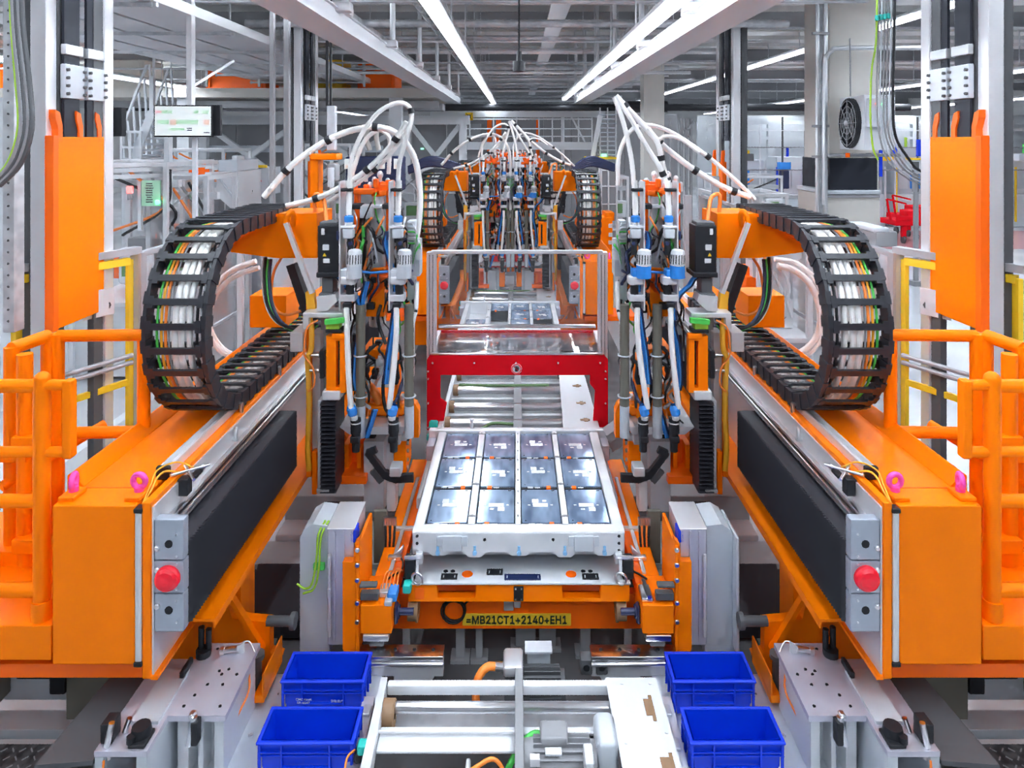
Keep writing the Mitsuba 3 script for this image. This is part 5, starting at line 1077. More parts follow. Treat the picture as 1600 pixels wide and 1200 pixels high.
put('clips', m, TEAL, t)
# hanging trays upper left
t = thing('cable_tray', 'wide light grey cable tray panels hung from the ceiling on the upper left', 'cable tray')
for i, x in enumerate((-6.7, -6.05, -5.4, -4.75)):
    put('panel', B().box(x, x + .58, 4.6, 21, 1.50, 1.515).box(x, x + .02, 4.6, 21, 1.5, 1.57).box(x + .56, x + .58, 4.6, 21, 1.5, 1.57), WHITE, t)
put('panel', B().box(-4.1, -3.85, 4.6, 21, 1.47, 1.60, .004), WHITE, t)
for y in np.arange(5.3, 21, 2.0):
    put('bracket', B().box(-6.75, -3.85, y, y + .05, 1.42, 1.465).bar((-3.9, y, 1.4), (-3.9, y, 2.7), .02).bar((-6.72, y, 1.4), (-6.72, y, 2.7), .02), GALV, t)
t = thing('cable_tray', 'flat pale cable tray on the ceiling near the hall axis', 'cable tray')
put('panel', B().box(.50, .78, 7.0, 30, 1.95, 1.965).box(.50, .51, 7, 30, 1.95, 2.0).box(.77, .78, 7, 30, 1.95, 2.0), WHITE, t)
for i, (x, z, y0) in enumerate(((-2.55, 1.75, 4), (2.7, 1.7, 4), (-1.15, 1.75, 6), (2.1, 1.85, 6))):
    t = thing('cable_ladder', ('galvanised cable ladder left of the left crane beam', 'galvanised cable ladder right of the right crane beam', 'galvanised cable ladder above the left strip light', 'galvanised cable ladder above the right strip light')[i], 'cable tray')
    put('side_rail', B().box(x - .2, x - .185, y0, 30, z, z + .07), GALV, t); put('side_rail', B().box(x + .185, x + .2, y0, 30, z, z + .07), GALV, t)
    m = B()
    for y in np.arange(y0, 30, .5): m.box(x - .19, x + .19, y, y + .03, z + .01, z + .03)
    put('rungs', m, GALV, t, kind='stuff'); m = B()
    for k in range(3): m.cyl((x - .1 + .09 * k, y0, z + .05), (x - .1 + .09 * k, 30, z + .05), .025, n=6)
    put('cables', m, DGREY, t)
    for y in np.arange(y0 + 1, 30, 3): put('hanger', B().bar((x - .19, y, z), (x - .19, y, 2.7), .014).bar((x + .19, y, z), (x + .19, y, 2.7), .014), GALV, t)
one('ceiling_camera', B().cyl(P(811, 112, 8), P(811, 96, 8), .075).cyl(P(811, 96, 8), P(811, 80, 8), .03).bar(P(811, 82, 8), P(811, 60, 8) + [0, 0, 1.2], .02), BLACK, 'black cylinder camera hanging from the ceiling in the middle', 'camera')
# mezzanine steelwork on the left
t = thing('mezzanine', 'steel mezzanine with railings and stored orange frames high in the left background', 'mezzanine')
put('slab', B().box(-16, -2.0, 17, 24, 1.10, 1.25), BEIGE, t); put('edge_beam', B().box(-16, -2.0, 16.9, 17.0, 1.04, 1.27), BEIGE, t); put('lower_beam', B().box(-16, -2.0, 17.4, 17.5, .80, .98), GREY, t)
for x in np.arange(-15.5, -2, 1.3):
    put('rail_post', B().box(x, x + .05, 16.9, 16.95, 1.3, 2.3), WHITE, t)
for z in (1.75, 2.25): put('handrail', B().cyl((-16, 16.92, z), (-2.0, 16.92, z), .025, n=8), WHITE, t)
for i, (x, w, mt) in enumerate(((-14, 1.6, ORANGE2), (-11, 1.2, BEIGE), (-8.2, 1.6, ORANGE2), (-5.9, 1.3, YELLOW), (-4.2, 1.0, ORANGE2))):
    one('storage_box', B().box(x, x + w, 18, 19, 1.25, 2.0 + .1 * (i % 2), .03).box(x + .1, x + .15, 17.95, 18, 1.3, 2.0).box(x + w - .15, x + w - .1, 17.95, 18, 1.3, 2.0), mt,
        ('orange frame box stored at the far left of the mezzanine', 'beige box on the left mezzanine', 'second orange frame box on the mezzanine', 'yellow box on the mezzanine behind the railing', 'orange box at the right end of the left mezzanine')[i], 'box')
for x in (-13, -8.5, -3.2):
    put('column', B().box(x, x + .3, 17.1, 17.4, -3.2, 1.1), WHITE, t)
# far X-braced frame and dark rear wall panels
t = thing('braced_frame', 'white X-braced steel frame across the left background', 'steel frame')
put('beam', B().box(-9.4, -1.4, 20, 20.25, .44, .70), WHITE, t); put('beam', B().box(-9.4, -4.0, 20.3, 20.5, -.38, -.18), LGREY, t)
for x in (-9.3, -6.6, -3.35, -1.7):
    put('post', B().box(x, x + .22, 20, 20.2, -3.2, .44), WHITE, t)
for xa, xb in ((-6.4, -3.35), (-3.1, -1.7), (-9.1, -6.6)):
    put('brace', B().bar((xa, 20.1, .4), (xb, 20.1, -1.4), .14), WHITE, t); put('brace', B().bar((xa, 20.15, -1.4), (xb, 20.15, .4), .14), WHITE, t)
t = thing('rear_wall', 'dark grey panel wall behind the braced frame', 'wall panel')
for i in range(9): put('panel', B().box(-11 + 1.1 * i, -9.93 + 1.1 * i, 21.5, 21.6, -3.2, .5, .02), GREY, t)
for i in range(8): put('panel', B().box(-2.0 + 1.0 * i, -1.02 + 1.0 * i, 25.5, 25.6, -3.2, .95, .02), GREY, t)
one('insulated_pipe', B().cyl((-12, 19.2, .90), (11, 19.2, .90), .10).cyl((3.1, 19.2, .92), (4.2, 19.2, .92), .16), BLACK, 'black insulated pipe running across the far hall under the ceiling', 'pipe')
t = thing('duct', 'dark ventilation duct run across the left background', 'duct'); put('body', B().box(-9, -2, 18.6, 19.1, .78, .98, .03), GREY, t)
# stair on the left
t = thing('steel_stair', 'white steel stair with railing left of the monitor', 'stair')
a, b = P(196, 285, 13), P(238, 175, 13)
for dy in (0, .8):
    put('stringer', B().bar(a + [0, dy, 0], b + [0, dy, 0], .05, .16), WHITE, t)
    put('handrail', B().bar(a + [-.1, dy, .9], b + [-.1, dy, .9], .04), WHITE, t)
    for k in range(6): c = a + (b - a) * k / 5 + [0, dy, 0]; put('rail_post', B().bar(c, c + [-.05, 0, .9], .035), WHITE, t)
for k in range(12): c = a + (b - a) * (k + .5) / 12; put('tread', B().box(c[0] - .13, c[0] + .13, 13, 13.8, c[2] - .02, c[2] + .02), LGREY, t)
put('landing', pbx(188, 222, 247, 252, 12.9, 13.8), WHITE, t)
for u in (190, 218): c = P(u, 252, 13); put('support', B().box(c[0], c[0] + .08, 13, 13.08, -3.2, c[2]), WHITE, t)
put('upper_support', B().bar(b, [b[0], b[1], 1.2], .08), WHITE, t)
m = B()
for u in (190, 204, 220): m.add(*[x[0] for x in (lambda q: (q.v, q.f))(B().bar(P(u, 250, 12.9), P(u, 205, 12.9), .04))])
put('landing_rail', m.bar(P(189, 206, 12.9), P(221, 206, 12.9), .04).bar(P(189, 230, 12.9), P(221, 230, 12.9), .04), WHITE, t)
# monitors
def monitor(u, v, w, h, Y, yaw, label, back=False):
    t = thing('wall_monitor', label, 'monitor'); c = P(u, v, Y); k = Y / F; W, Hh = w * k / 2, h * k / 2
    ca, sa = math.cos(yaw), math.sin(yaw)
    def tr(m):
        V = np.vstack(m.v); o = V.copy(); o[:, 0] = c[0] + V[:, 0] * ca - V[:, 1] * sa; o[:, 1] = c[1] + V[:, 0] * sa + V[:, 1] * ca; o[:, 2] = c[2] + V[:, 2]; return B().add(o, np.vstack(m.f))
    put('case', tr(B().box(-W - .012, W + .012, 0, .06, -Hh - .015, Hh + .012, .006).box(-W * .5, W * .5, .06, .12, -Hh * .5, Hh * .5)), BLACK, t)
    s = put('screen', tr(B().box(-W, W, -.004, .002, -Hh, Hh)), SCRW, t)
    if not back:
        m = B(); o = B(); r = B(); d = B()
        for x0, x1, z in ((-.75, -.55, .62), (-.5, -.38, .62), (.4, .55, .62), (.68, .92, .62)): m.box(x0 * W, x1 * W, -.012, -.004, (z - .11) * Hh, (z + .11) * Hh)
        for x0, x1 in ((-.9, -.5), (-.25, .55)): m.box(x0 * W, x1 * W, -.012, -.004, -.2 * Hh, .06 * Hh)
        m.box(-.5 * W, .05 * W, -.012, -.004, -.64 * Hh, -.48 * Hh)
        for x in (-.32, .85): o.box((x - .11) * W, (x + .09) * W, -.014, -.004, -.26 * Hh, .10 * Hh)
        r.box(-.98 * W, -.75 * W, -.012, -.004, .52 * Hh, .70 * Hh)
        d.box(.15 * W, .32 * W, -.008, -.004, -.52 * Hh, -.47 * Hh).box(.15 * W, .32 * W, -.008, -.004, -.66 * Hh, -.6 * Hh).box(.75 * W, .95 * W, -.008, -.004, -.82 * Hh, -.76 * Hh)
        put('green_fields', tr(m), SCRG, s); put('orange_fields', tr(o), SCRO, s); put('red_field', tr(r), SCRR, s); put('dark_fields', tr(d), NAVY, s)
    return t
mo = monitor(286, 189, 84, 46, 8.0, .10, 'flat monitor with green, red and orange status fields hung on the left')
put('second_back', pbx(330, 344, 164, 212, 8.1, 8.16, .006), BLACK, mo)
m2 = monitor(160, 190, 24, 46, 8.2, .2, 'monitor half hidden behind the left front lifter column', True); put('side_case', pbx(173, 190, 168, 213, 8.25, 8.35, .006), BLACK, m2)
one('monitor_pole', pbx(291, 299, -20, 166, 8.1, 8.2), ALU, 'aluminium profile pole from the ceiling carrying the left monitor', 'pole')
one('monitor_pole', pbx(300, 306, 214, 345, 8.1, 8.16), WHITE, 'slim white pole right below the monitor', 'pole')
one('monitor_pole', pbx(256, 264, 214, 330, 9.2, 9.3), WHITE, 'white post with a small green marker left below the monitor', 'pole')
# slanted struts next to the monitor pole
one('strut', B().bar(P(296, 138, 8.15), P(365, 95, 8.6), .03), ALU, 'thin aluminium strut rising from the monitor pole', 'strut')
# assembly machines on the left
def machine(label, x0, x1, y0, y1, ztop, seed, glass=True, base=WHITE, hmi=True):
    r = random.Random(seed); t = thing('assembly_machine', label, 'machine'); zb = -3.2
    for x in (x0, x1 - .06):
        for y in (y0, y1 - .06): put('post', B().box(x, x + .06, y, y + .06, zb, ztop, .004), ALU, t)
    put('top_frame', B().box(x0, x1, y0, y0 + .06, ztop - .06, ztop, .004).box(x0, x1, y1 - .06, y1, ztop - .06, ztop, .004).box(x0, x0 + .06, y0, y1, ztop - .06, ztop).box(x1 - .06, x1, y0, y1, ztop - .06, ztop), ALU, t)
    put('base_cabinet', B().box(x0 + .02, x1 - .02, y0 + .08, y1 - .08, zb + .05, zb + 1.0, .01), base, t)
    put('table', B().box(x0, x1, y0, y1, zb + 1.0, zb + 1.05), ALU, t)
    for k in range(6):
        cx, cy = r.uniform(x0 + .2, x1 - .2), r.uniform(y0 + .3, y1 - .3); w, h = r.uniform(.08, .28), r.uniform(.15, min(.9, ztop - zb - 1.2)); z = zb + 1.05 + r.uniform(0, .3)
        put('fixture', B().box(cx - w, cx + w, cy - .12, cy + .12, z, z + h, .01).cyl((cx, cy - .14, z + h * .6), (cx, cy - .25, z + h * .6), .05), r.choice((ALU, WHITE, STEEL, DGREY, LGREY, ALU, GREY, ORANGE2)), t)
    for k in range(4): put('hose', B().tube([(r.uniform(x0, x1), y0 + .2, ztop - .1), (r.uniform(x0, x1), y0 + .15, ztop - .6), (r.uniform(x0, x1), y0 + .3, ztop - 1.0)], .02, 6), r.choice((BLACK, WHITE, CABLEO, GREY)), t)
    put('top_beam', B().box(x0, x1, y0 + .3, y0 + .4, ztop - .35, ztop - .25), WHITE, t)
    if glass: put('pane', B().box(x0 + .06, x1 - .06, y0 + .02, y0 + .026, zb + 1.05, ztop - .06), PANE, t)
    if hmi:
        h = put('panel_case', B().box(x1 - .5, x1 - .1, y0 - .25, y0 - .12, zb + 1.35, zb + 1.75, .02), WHITE, t); put('panel_screen', B().box(x1 - .45, x1 - .2, y0 - .256, y0 - .25, zb + 1.45, zb + 1.68), HMI, h)
    return t
machine('assembly machine with small green panel at the left aisle, beside the front lifter column', -5.9, -4.6, 9.0, 10.4, -.30, 1)
machine('assembly machine in the second place along the left aisle below the monitor', -6.3, -5.0, 11.0, 12.3, -.45, 2)
machine('glazed assembly machine behind the left front cable chain', -5.1, -4.25, 9.4, 10.4, -.50, 3)
machine('assembly machine with open frame right of the white enclosure on the left', -4.4, -3.5, 13.0, 14.2, -.35, 4, False)
machine('assembly machine far back on the left by the braced frame', -8.0, -6.2, 14.5, 16, -.2, 5)
machine('assembly machine near the dark rear wall on the left', -5.6, -4.0, 16.5, 18, -.1, 6)
t = thing('machine_enclosure', 'white sheet metal enclosure with slanted side left of the person', 'enclosure')
put('lower_body', B().prism([P(u, v, 11)[[0, 2]] for u, v in ((339, 268), (372, 268), (372, 330), (366, 330), (338, 306))], 1, 11, 12), WHITE, t); put('upper_body', pbx(341, 371, 250, 268, 11, 11.9, .01), LGREY, t)
put('cap', pbx(362, 371, 243, 251, 11, 11.3, .01), WHITE, t); put('rib', B().bar(P(340, 276, 10.98), P(370, 316, 10.98), .03), LGREY, t)
t = thing('safety_cabinet', 'grey cabinet with yellow frame right of the person', 'cabinet')
put('body', pbx(394, 420, 262, 305, 12, 12.6, .01), LGREY, t); put('frame', pbx(392, 396, 259, 306, 11.95, 12, 0, pbx(392, 416, 258, 262, 11.95, 12)), YELLOW, t); put('dot', B().disc(P(406, 283, 11.99), (0, -1, 0), .03, .01), SIGNRED, t)
one('door_post', pbx(373, 377, 268, 312, 11.8, 11.9, 0, pbx(384, 388, 268, 312, 11.8, 11.9, 0, pbx(373, 388, 266, 270, 11.8, 11.9))), YELLOW, 'yellow door frame left of the grey cabinet', 'frame')
t = thing('notice_board', 'pale green lit notice board with dark lines of print on the left', 'notice board')
put('board', pbx(221, 250, 282, 322, 9.0, 9.03), BOARDG, t)
m = B()
for k in range(9):
    w = rnd.uniform(3, 7); pbx(233 - w, 233 + w, 286 + 3.6 * k, 287.6 + 3.6 * k, 8.996, 9.0, 0, m)
put('print', m, DGREY, t); put('green_lamp', B().ball(P(246, 316, 8.95), .035, 8), LEDG, t); put('post', pbx(215, 220, 284, 360, 9.0, 9.06), WHITE, t)
t = thing('signal_lamp', 'red signal lamp on the machine left of the notice board', 'lamp'); put('lens', B().cyl(P(203, 302, 8.9), P(203, 291, 8.9), .04), LEDR, t); put('foot', B().cyl(P(203, 312, 8.9), P(203, 302, 8.9), .03), GREY, t)
for i, (v, mt) in enumerate(((264, WHITE), (274, WHITE), (256, ALU))):
    one('supply_duct', B().bar(P(172, v + 3, 8.3), P(338, v - 3, 10.5), .05), mt, ('white supply duct over the left machines, middle of three', 'white supply duct over the left machines, lowest of three', 'grey supply duct over the left machines, topmost of three')[i], 'duct')
one('orange_duct', B().bar(P(300, 268, 9.9), P(322, 266, 10.3), .10), ORANGE2, 'short orange piece on the supply ducts of the left machines', 'duct')
# person behind the enclosure
def person():
    import manifold3d as m3
    Y = 11.6; c = P(386, 300, Y); t = thing('person', 'person in a white top with short dark hair, half hidden behind the left cable chain', 'person')
    base = -3.2; hz = c[2] - .02
    J = {'pel': (0, 0, hz - .70, .13), 'ch': (0, 0, hz - .34, .15), 'nk': (0, -.01, hz - .13, .055), 'hd': (-.01, -.03, hz, .095)}
    for s in (-1, 1):
        J[f'sh{s}'] = (s * .18, 0, hz - .24, .06); J[f'el{s}'] = (s * .24, -.05, hz - .52, .045); J[f'wr{s}'] = (s * .20, -.26, hz - .60, .033); J[f'hn{s}'] = (s * .18, -.36, hz - .60, .035)
        J[f'hp{s}'] = (s * .09, 0, hz - .74, .10); J[f'kn{s}'] = (s * .10, -.02, (hz - .74 + base) / 2 + .05, .065); J[f'an{s}'] = (s * .10, .02, base + .09, .045); J[f'to{s}'] = (s * .11, -.14, base + .05, .045)
    def hull(a, b):
        out = []
        for k in (a, b): x, y, z, r = J[k]; out.append(m3.Manifold.sphere(r, 20).translate((x, y, z)))
        return m3.Manifold.batch_hull(out)
    def body(bones):
        m = hull(*bones[0])
        for b in bones[1:]: m = m + hull(*b)
        m = m.refine_to_length(.03); q = m.to_mesh(); tm = trimesh.Trimesh(np.array(q.vert_properties[:, :3]), np.array(q.tri_verts)); trimesh.smoothing.filter_taubin(tm, iterations=8); return B().add(tm.vertices + [c[0], Y, 0], tm.faces)
    bones = [('pel', 'ch'), ('ch', 'nk'), ('nk', 'hd')]
    for s in (-1, 1): bones += [('ch', f'sh{s}'), (f'sh{s}', f'el{s}'), (f'el{s}', f'wr{s}'), (f'wr{s}', f'hn{s}'), ('pel', f'hp{s}'), (f'hp{s}', f'kn{s}'), (f'kn{s}', f'an{s}'), (f'an{s}', f'to{s}')]
    put('body', body(bones), SKIN, t)
    for k in J: J[k] = (*J[k][:3], J[k][3] + .014)
    put('shirt', body([('pel', 'ch')] + [x for s in (-1, 1) for x in (('ch', f'sh{s}'), (f'sh{s}', f'el{s}'))]), WHITE, t)
    put('trousers', body([('pel', 'hp1'), ('pel', 'hp-1'), ('hp1', 'kn1'), ('kn1', 'an1'), ('hp-1', 'kn-1'), ('kn-1', 'an-1')]), NAVY, t)
    hd = np.array(J['hd'][:3]) + [c[0], Y, 0]
    put('hair', B().ball(hd + [.005, .025, .035], .102, 10, (.98, .95, .85)), BLACK, t)
    f = B()
    for s in (-1, 1): f.ball(hd + [s * .033 - .01, -.092, .0], .010, 6)
    f.box(hd[0] - .03, hd[0] + .012, hd[1] - .094, hd[1] - .085, hd[2] - .048, hd[2] - .043)
    put('eyes', f, BLACK, t); put('nose', B().ball(hd + [-.01, -.1, -.018], .014, 6, (.8, 1, 1.2)), SKIN, t)
    put('ear', B().ball(hd + [-.096, .0, -.005], .02, 6, (.4, .8, 1.2)), SKIN, t); put('ear', B().ball(hd + [.096, .0, -.005], .02, 6, (.4, .8, 1.2)), SKIN, t)
SKIN = mat('m_skin', (.52, .30, .20), .5)
person()
# bridge in the centre background
t = thing('foot_bridge', 'white railed maintenance bridge across the line in the centre background', 'bridge')
put('upper_beam', pbx(672, 946, 173, 183, 21, 21.3), WHITE, t); put('deck', pbx(722, 926, 222, 234, 21, 22.2), WHITE, t)
for u in (724, 733, 770, 806, 841, 862, 879, 903, 924): put('rail_post', pbx(u, u + 2.2, 184, 223, 21, 21.05), WHITE, t)
for v in (185, 200, 212): put('handrail', pbx(722, 926, v, v + 2.2, 20.98, 21.02), WHITE, t)
for u in (722, 877): put('post', pbx(u, u + 5, 175, 330, 21.3, 21.4), ALU, t)
put('brace', B().bar(P(893, 183, 20.95), P(914, 222, 20.95), .05), WHITE, t)
s = put('warning_sign', B().box(*[P(727, 0, 20.9)[0], P(739, 0, 20.9)[0], 20.9, 20.93, P(0, 188, 20.9)[2], P(0, 176, 20.9)[2]]), YELLOW, t)
put('sign_mark', B().disc(P(733, 182, 20.9), (0, -1, 0), .05, .01).bar(P(728, 177, 20.89), P(738, 187, 20.89), .03, .01).bar(P(738, 177, 20.89), P(728, 187, 20.89), .03, .01), BLACK, s)
for i, (u, w) in enumerate(((761, 7), (775, 8), (838, 5))):
    one('orange_column', pbx(u, u + w, 186, 330, 22.5, 22.8), ORANGE2, ('slim orange column behind the bridge, leftmost of three', 'orange column behind the bridge, middle of three', 'orange column behind the bridge, rightmost of three')[i], 'column')
t = thing('stair_tower', 'grey steel stair tower with green exit light right of the bridge', 'stair')
for u in (937, 949, 962): put('post', pbx(u, u + 1.5, 168, 330, 19, 19.1), ALU, t)
for k in range(14): put('tread', pbx(938, 963, 178 + 7 * k, 179.5 + 7 * k, 18.9, 19.6), LGREY, t)
put('stringer', B().bar(P(925, 250, 19), P(938, 180, 19), .12), WHITE, t)
put('landing', pbx(920, 964, 246, 249, 18.7, 20), YELLOW, t); put('exit_light', pbx(940, 948, 240, 245, 18.9, 18.95), LEDG, t)
one('exit_lamp', pbx(657, 662, 231, 234, 19.5, 19.55), LEDG, 'tiny green exit lamp in front of the dark wall left of the bridge', 'lamp')
# portal frames and further line stations in the centre
t = thing('portal_frame', 'white horizontal tube frame across the line behind the second station', 'frame')
for v in (270, 284, 300): put('tube', pbx(690, 940, v, v + 3, 14.2, 14.25), WHITE, t)
for u in (690, 760, 860, 937): put('post', pbx(u, u + 4, 255, 340, 14.2, 14.28), WHITE, t)
for u0, u1, v0, v1, mt in ((760, 785, 320, 340, RED), (800, 840, 246, 262, WHITE), (740, 760, 300, 330, ALU), (850, 880, 300, 335, ALU)):
    one('line_module', pbx(u0, u1, v0, v1, 14.6, 15.2, .02).box(P(u0 + 3, 0, 14.6)[0], P(u0 + 6, 0, 14.6)[0], 14.6, 14.7, -3.1, P(0, v1, 14.6)[2]), mt, {760: 'small red block between the tools of the far station', 800: 'white box below the bridge', 740: 'grey block left in the far station', 850: 'grey block right in the far station'}[u0], 'machine part')
for lr, dx in (('left', .68), ('right', -.95)):
    for k in front[lr]:
        if k.startswith(('tool_head', 'screw_spindle', 'carriage', 'cable_chain')):
            nm = {'tool_head': 'tool head', 'screw_spindle': 'screwdriving spindle', 'carriage': 'gantry carriage', 'cable_chain': 'cable chain'}[k.rstrip('0123456789').rstrip('_')]
            w = ' outer' if labels[k]['label'].startswith('outer') else ' inner' if labels[k]['label'].startswith('inner') else ''
            dup(k, (dx, 10.6, 0), f'{lr}{w} {nm} of the farthest station under the bridge')
for i, (u0, u1) in enumerate(((648, 700), (905, 940))):
    t = thing('hose_package', ('dark blue hose package lying behind the rear left cable chain', 'dark blue hose package behind the rear right cable chain')[i], 'hose package')
    for k in range(5): put('hose', B().tube([P(u0 - 10, 262 + 2 * k, 11.8), P((u0 + u1) / 2, 246 + 3 * k, 11.8), P(u1 + 20, 258 + 2 * k, 11.9)], .03, 7), NAVY, t)
# cabinets with lit displays in the middle left
t = thing('control_cabinet', 'dark control cabinet with small lit screens behind the left hoses', 'cabinet')
put('body', pbx(540, 625, 245, 300, 13.5, 14.2, .02), NAVY, t); put('plinth', B().box(P(545, 0, 13.5)[0], P(620, 0, 13.5)[0], 13.6, 14.1, -3.2, P(0, 300, 13.5)[2]), GREY, t)
for u in (538, 590, 615): s = put('screen', pbx(u, u + 11, 248, 264, 13.46, 13.5), SCRW, t); put('field', pbx(u + 2, u + 8, 258, 262, 13.45, 13.46), SCRO, s)
put('cable_loom', B().tube([P(575, 200, 13.6), P(572, 215, 13.6), P(578, 235, 13.6)], .05).tube([P(590, 200, 13.6), P(588, 215, 13.6), P(592, 235, 13.6)], .05), BEIGE, t)
t = thing('robot_post', 'orange post with arm left of the left spindles, behind', 'robot')
put('post', pbx(484, 497, 246, 330, 7.4, 7.6, .01), ORANGE, t); put('arm', pbx(484, 526, 240, 250, 7.35, 7.6, .01), ORANGE, t); put('head', pbx(510, 524, 255, 285, 7.3, 7.5, .02), GREY, t); put('connector', B().cyl(P(517, 262, 7.28), P(517, 292, 7.28), .035), LGREY, t)
put('foot', pbx(480, 500, 330, 345, 7.4, 7.6), ORANGE2, t); put('chain', pbx(510, 523, 165, 235, 7.4, 7.5, .01), LGREY, t); put('belts', pbx(509, 513, -10, 165, 7.4, 7.42, 0, pbx(515, 518, -10, 165, 7.4, 7.42)), BLACK, t)
for i, (u, w, Y) in enumerate(((421, 6, 8.5), (443, 8, 8.7))):
    one('ceiling_post', pbx(u, u + w, -30, 330, Y, Y + .08), GREY, ('slim grey post left of the perforated one, left of the rear lifter', 'perforated grey post left of the rear left lifter column')[i], 'post')
# ---- right side: column, fan, carts, bright hall beyond
t = thing('concrete_column', 'thick pale concrete column with black collar in the right background', 'column')
Y = 10.5
put('shaft', pbx(1294, 1375, -60, 600, Y, Y + .9, .03), BEIGE, t); put('collar', pbx(1296, 1371, 247, 297, Y - .05, Y + .95, .01), BELT, t)
put('plinth', pbx(1292, 1375, 304, 620, Y - .08, Y + 1.0, .01), BEIGE, t); put('band', pbx(1291, 1376, 297, 304, Y - .1, Y + 1.0, .01), LGREY, t); put('strip', pbx(1293, 1375, 305, 309, Y - .12, Y - .08), GREY, t)
t = thing('conduit', 'grey conduit pipes and perforated rail climbing the concrete column', 'pipe')
for u in (1277, 1290): put('pipe', B().cyl(P(u, -40, Y - .15), P(u, 420, Y - .15), .03), STEEL, t)
put('bend', B().tube([P(1288, 320, Y - .3), P(1288, 110, Y - .3), P(1290, 92, Y - .3), P(1300, 79, Y - .3), P(1318, 75, Y - .3), P(1440, 75, Y - .3)], .035, 8, sub=4), STEEL, t)
put('perforated_rail', pbx(1281, 1286, -40, 420, Y - .1, Y - .05), GALV, t)
m = B()
for v in (50, 195, 243): pbx(1270, 1296, v, v + 4, Y - .2, Y - .16, 0, m)
put('clamps', m, GREY, t)
t = thing('shelf_rail', 'dark red-tipped rail under the fan on the concrete column', 'rail'); put('bar', pbx(1296, 1408, 240, 245, Y - .45, Y - .38, .006), GREY, t); put('tip', pbx(1322, 1328, 239, 246, Y - .47, Y - .45), ORANGE2, t); put('bracket', B().box(5.0, 5.06, Y - .40, Y + .02, P(0, 245, Y - .45)[2], P(0, 240, Y - .45)[2]).box(5.35, 5.41, Y - .40, Y + .02, P(0, 245, Y - .45)[2], P(0, 240, Y - .45)[2]), GREY, t)
t = thing('fan_unit', 'white wall fan unit with round black grille on the concrete column', 'fan')
Yf = 9.7; c = P(1331, 192, Yf)
put('case', B().prism([(4.775, 9.42), (4.865, 10.32), (5.2, 10.32), (5.2, 9.42)], 2, P(0, 234, Yf)[2], P(0, 150, Yf)[2]), WHITE, t)
nrm = np.array([-.995, .0995, 0]); nrm /= np.linalg.norm(nrm); c = np.array([4.815, 9.87, c[2]])
put('shroud', B().lathe([(-.02, .36), (.05, .36), (.05, .33), (-.02, .33)], c, nrm, 28).disc(c, nrm, .33, .005, 28), BLACK, t)
m = B(); a = np.cross(nrm, [0, 0, 1])
for r in (.08, .16, .24, .32): m.torus(c + nrm * .06, nrm, r, .006, 28, 5)
for k in range(8):
    th = k * math.pi / 4; m.bar(c + nrm * .06, c + nrm * .06 + (a * math.cos(th) + np.array([0, 0, 1]) * math.sin(th)) * .34, .010)
put('grille', m, GREY, t)
m = B()
for k in range(5):
    th = k * 2 * math.pi / 5; d = a * math.cos(th) + np.array([0, 0, 1]) * math.sin(th); m.bar(c + nrm * .03, c + nrm * .03 + d * .29, .11, .012, up=nrm)
put('blades', m, DGREY, t); put('hub', B().disc(c + nrm * .06, nrm, .035, .03), ALU, t)
put('led_red', B().ball(P(1369, 162, 9.28), .014, 6), LEDR, t); put('led_green', B().ball(P(1378, 163, 9.28), .014, 6), LEDG, t)
put('control_box', pbx(1360, 1390, 153, 199, 9.3, 9.42, .01), LGREY, t); put('chain', B().bar(P(1329, 150, Yf + .3), P(1328, 60, Yf + .3), .015), GREY, t)
# red transport carts on the floor
def cart(label, x, y, w, s=1.0):
    t = thing('transport_cart', label, 'cart'); z = -3.2
    put('bed', B().box(x, x + w, y, y + .9, z + .55, z + .72, .02), RED, t); put('side_rail', B().box(x, x + w, y - .03, y, z + .72, z + .86, .01), RED, t)
    put('tow_bar', B().bar((x, y + .3, z + .7), (x - .1, y + .3, z + 1.35), .05).bar((x - .1, y + .3, z + 1.35), (x + .5, y + .3, z + 1.2), .05), RED, t)
    for dx in (.25, w - .35): put('leg', B().box(x + dx, x + dx + .12, y + .05, y + .17, z + .2, z + .55), RED, t)
    for dx in (.3, w - .3):
        for dy in (.1, .8): put('wheel', B().cyl((x + dx - .03, y + dy, z + .12), (x + dx + .03, y + dy, z + .12), .12), DGREY, t)
    put('load', B().box(x + .5, x + w - .2, y + .2, y + .7, z + .72, z + 1.0, .03), RED, t)
    return t
cart('red transport cart with tow bar on the floor right of the concrete column', 12.6, 22.5, 2.6); cart('low red transport cart beside the larger one, right of the column', 11.6, 21.0, 1.4)
cart('red transport cart left of the concrete column behind the right cable chain', 7.4, 19.5, 1.8)
t = thing('trolley', 'grey trolley beside the red cart left of the concrete column', 'trolley'); put('body', B().box(6.3, 8.1, 18.6, 19.2, -2.1, -1.6, .02), LGREY, t); put('frame', B().box(6.3, 8.1, 18.55, 18.6, -1.6, -1.52).box(6.3, 6.38, 18.55, 18.6, -3.2, -1.5).box(8.02, 8.1, 18.55, 18.6, -3.2, -1.5), GREY, t)
one('floor_stripe', B().box(8, 22, 20.0, 24.0, -3.2, -3.196), RED2 if 'RED2' in globals() else mat('m_floor_red', (.34, .17, .18), .25), 'dull red painted lane on the hall floor at right', 'floor marking')
one('floor_stripe', B().box(3.9, 4.02, 5, 20, -3.2, -3.196), WHITE, 'white painted floor line along the right aisle', 'floor marking'); one('floor_stripe', B().box(-4.6, -4.48, 5, 20, -3.2, -3.196), WHITE, 'white painted floor line along the left aisle', 'floor marking')
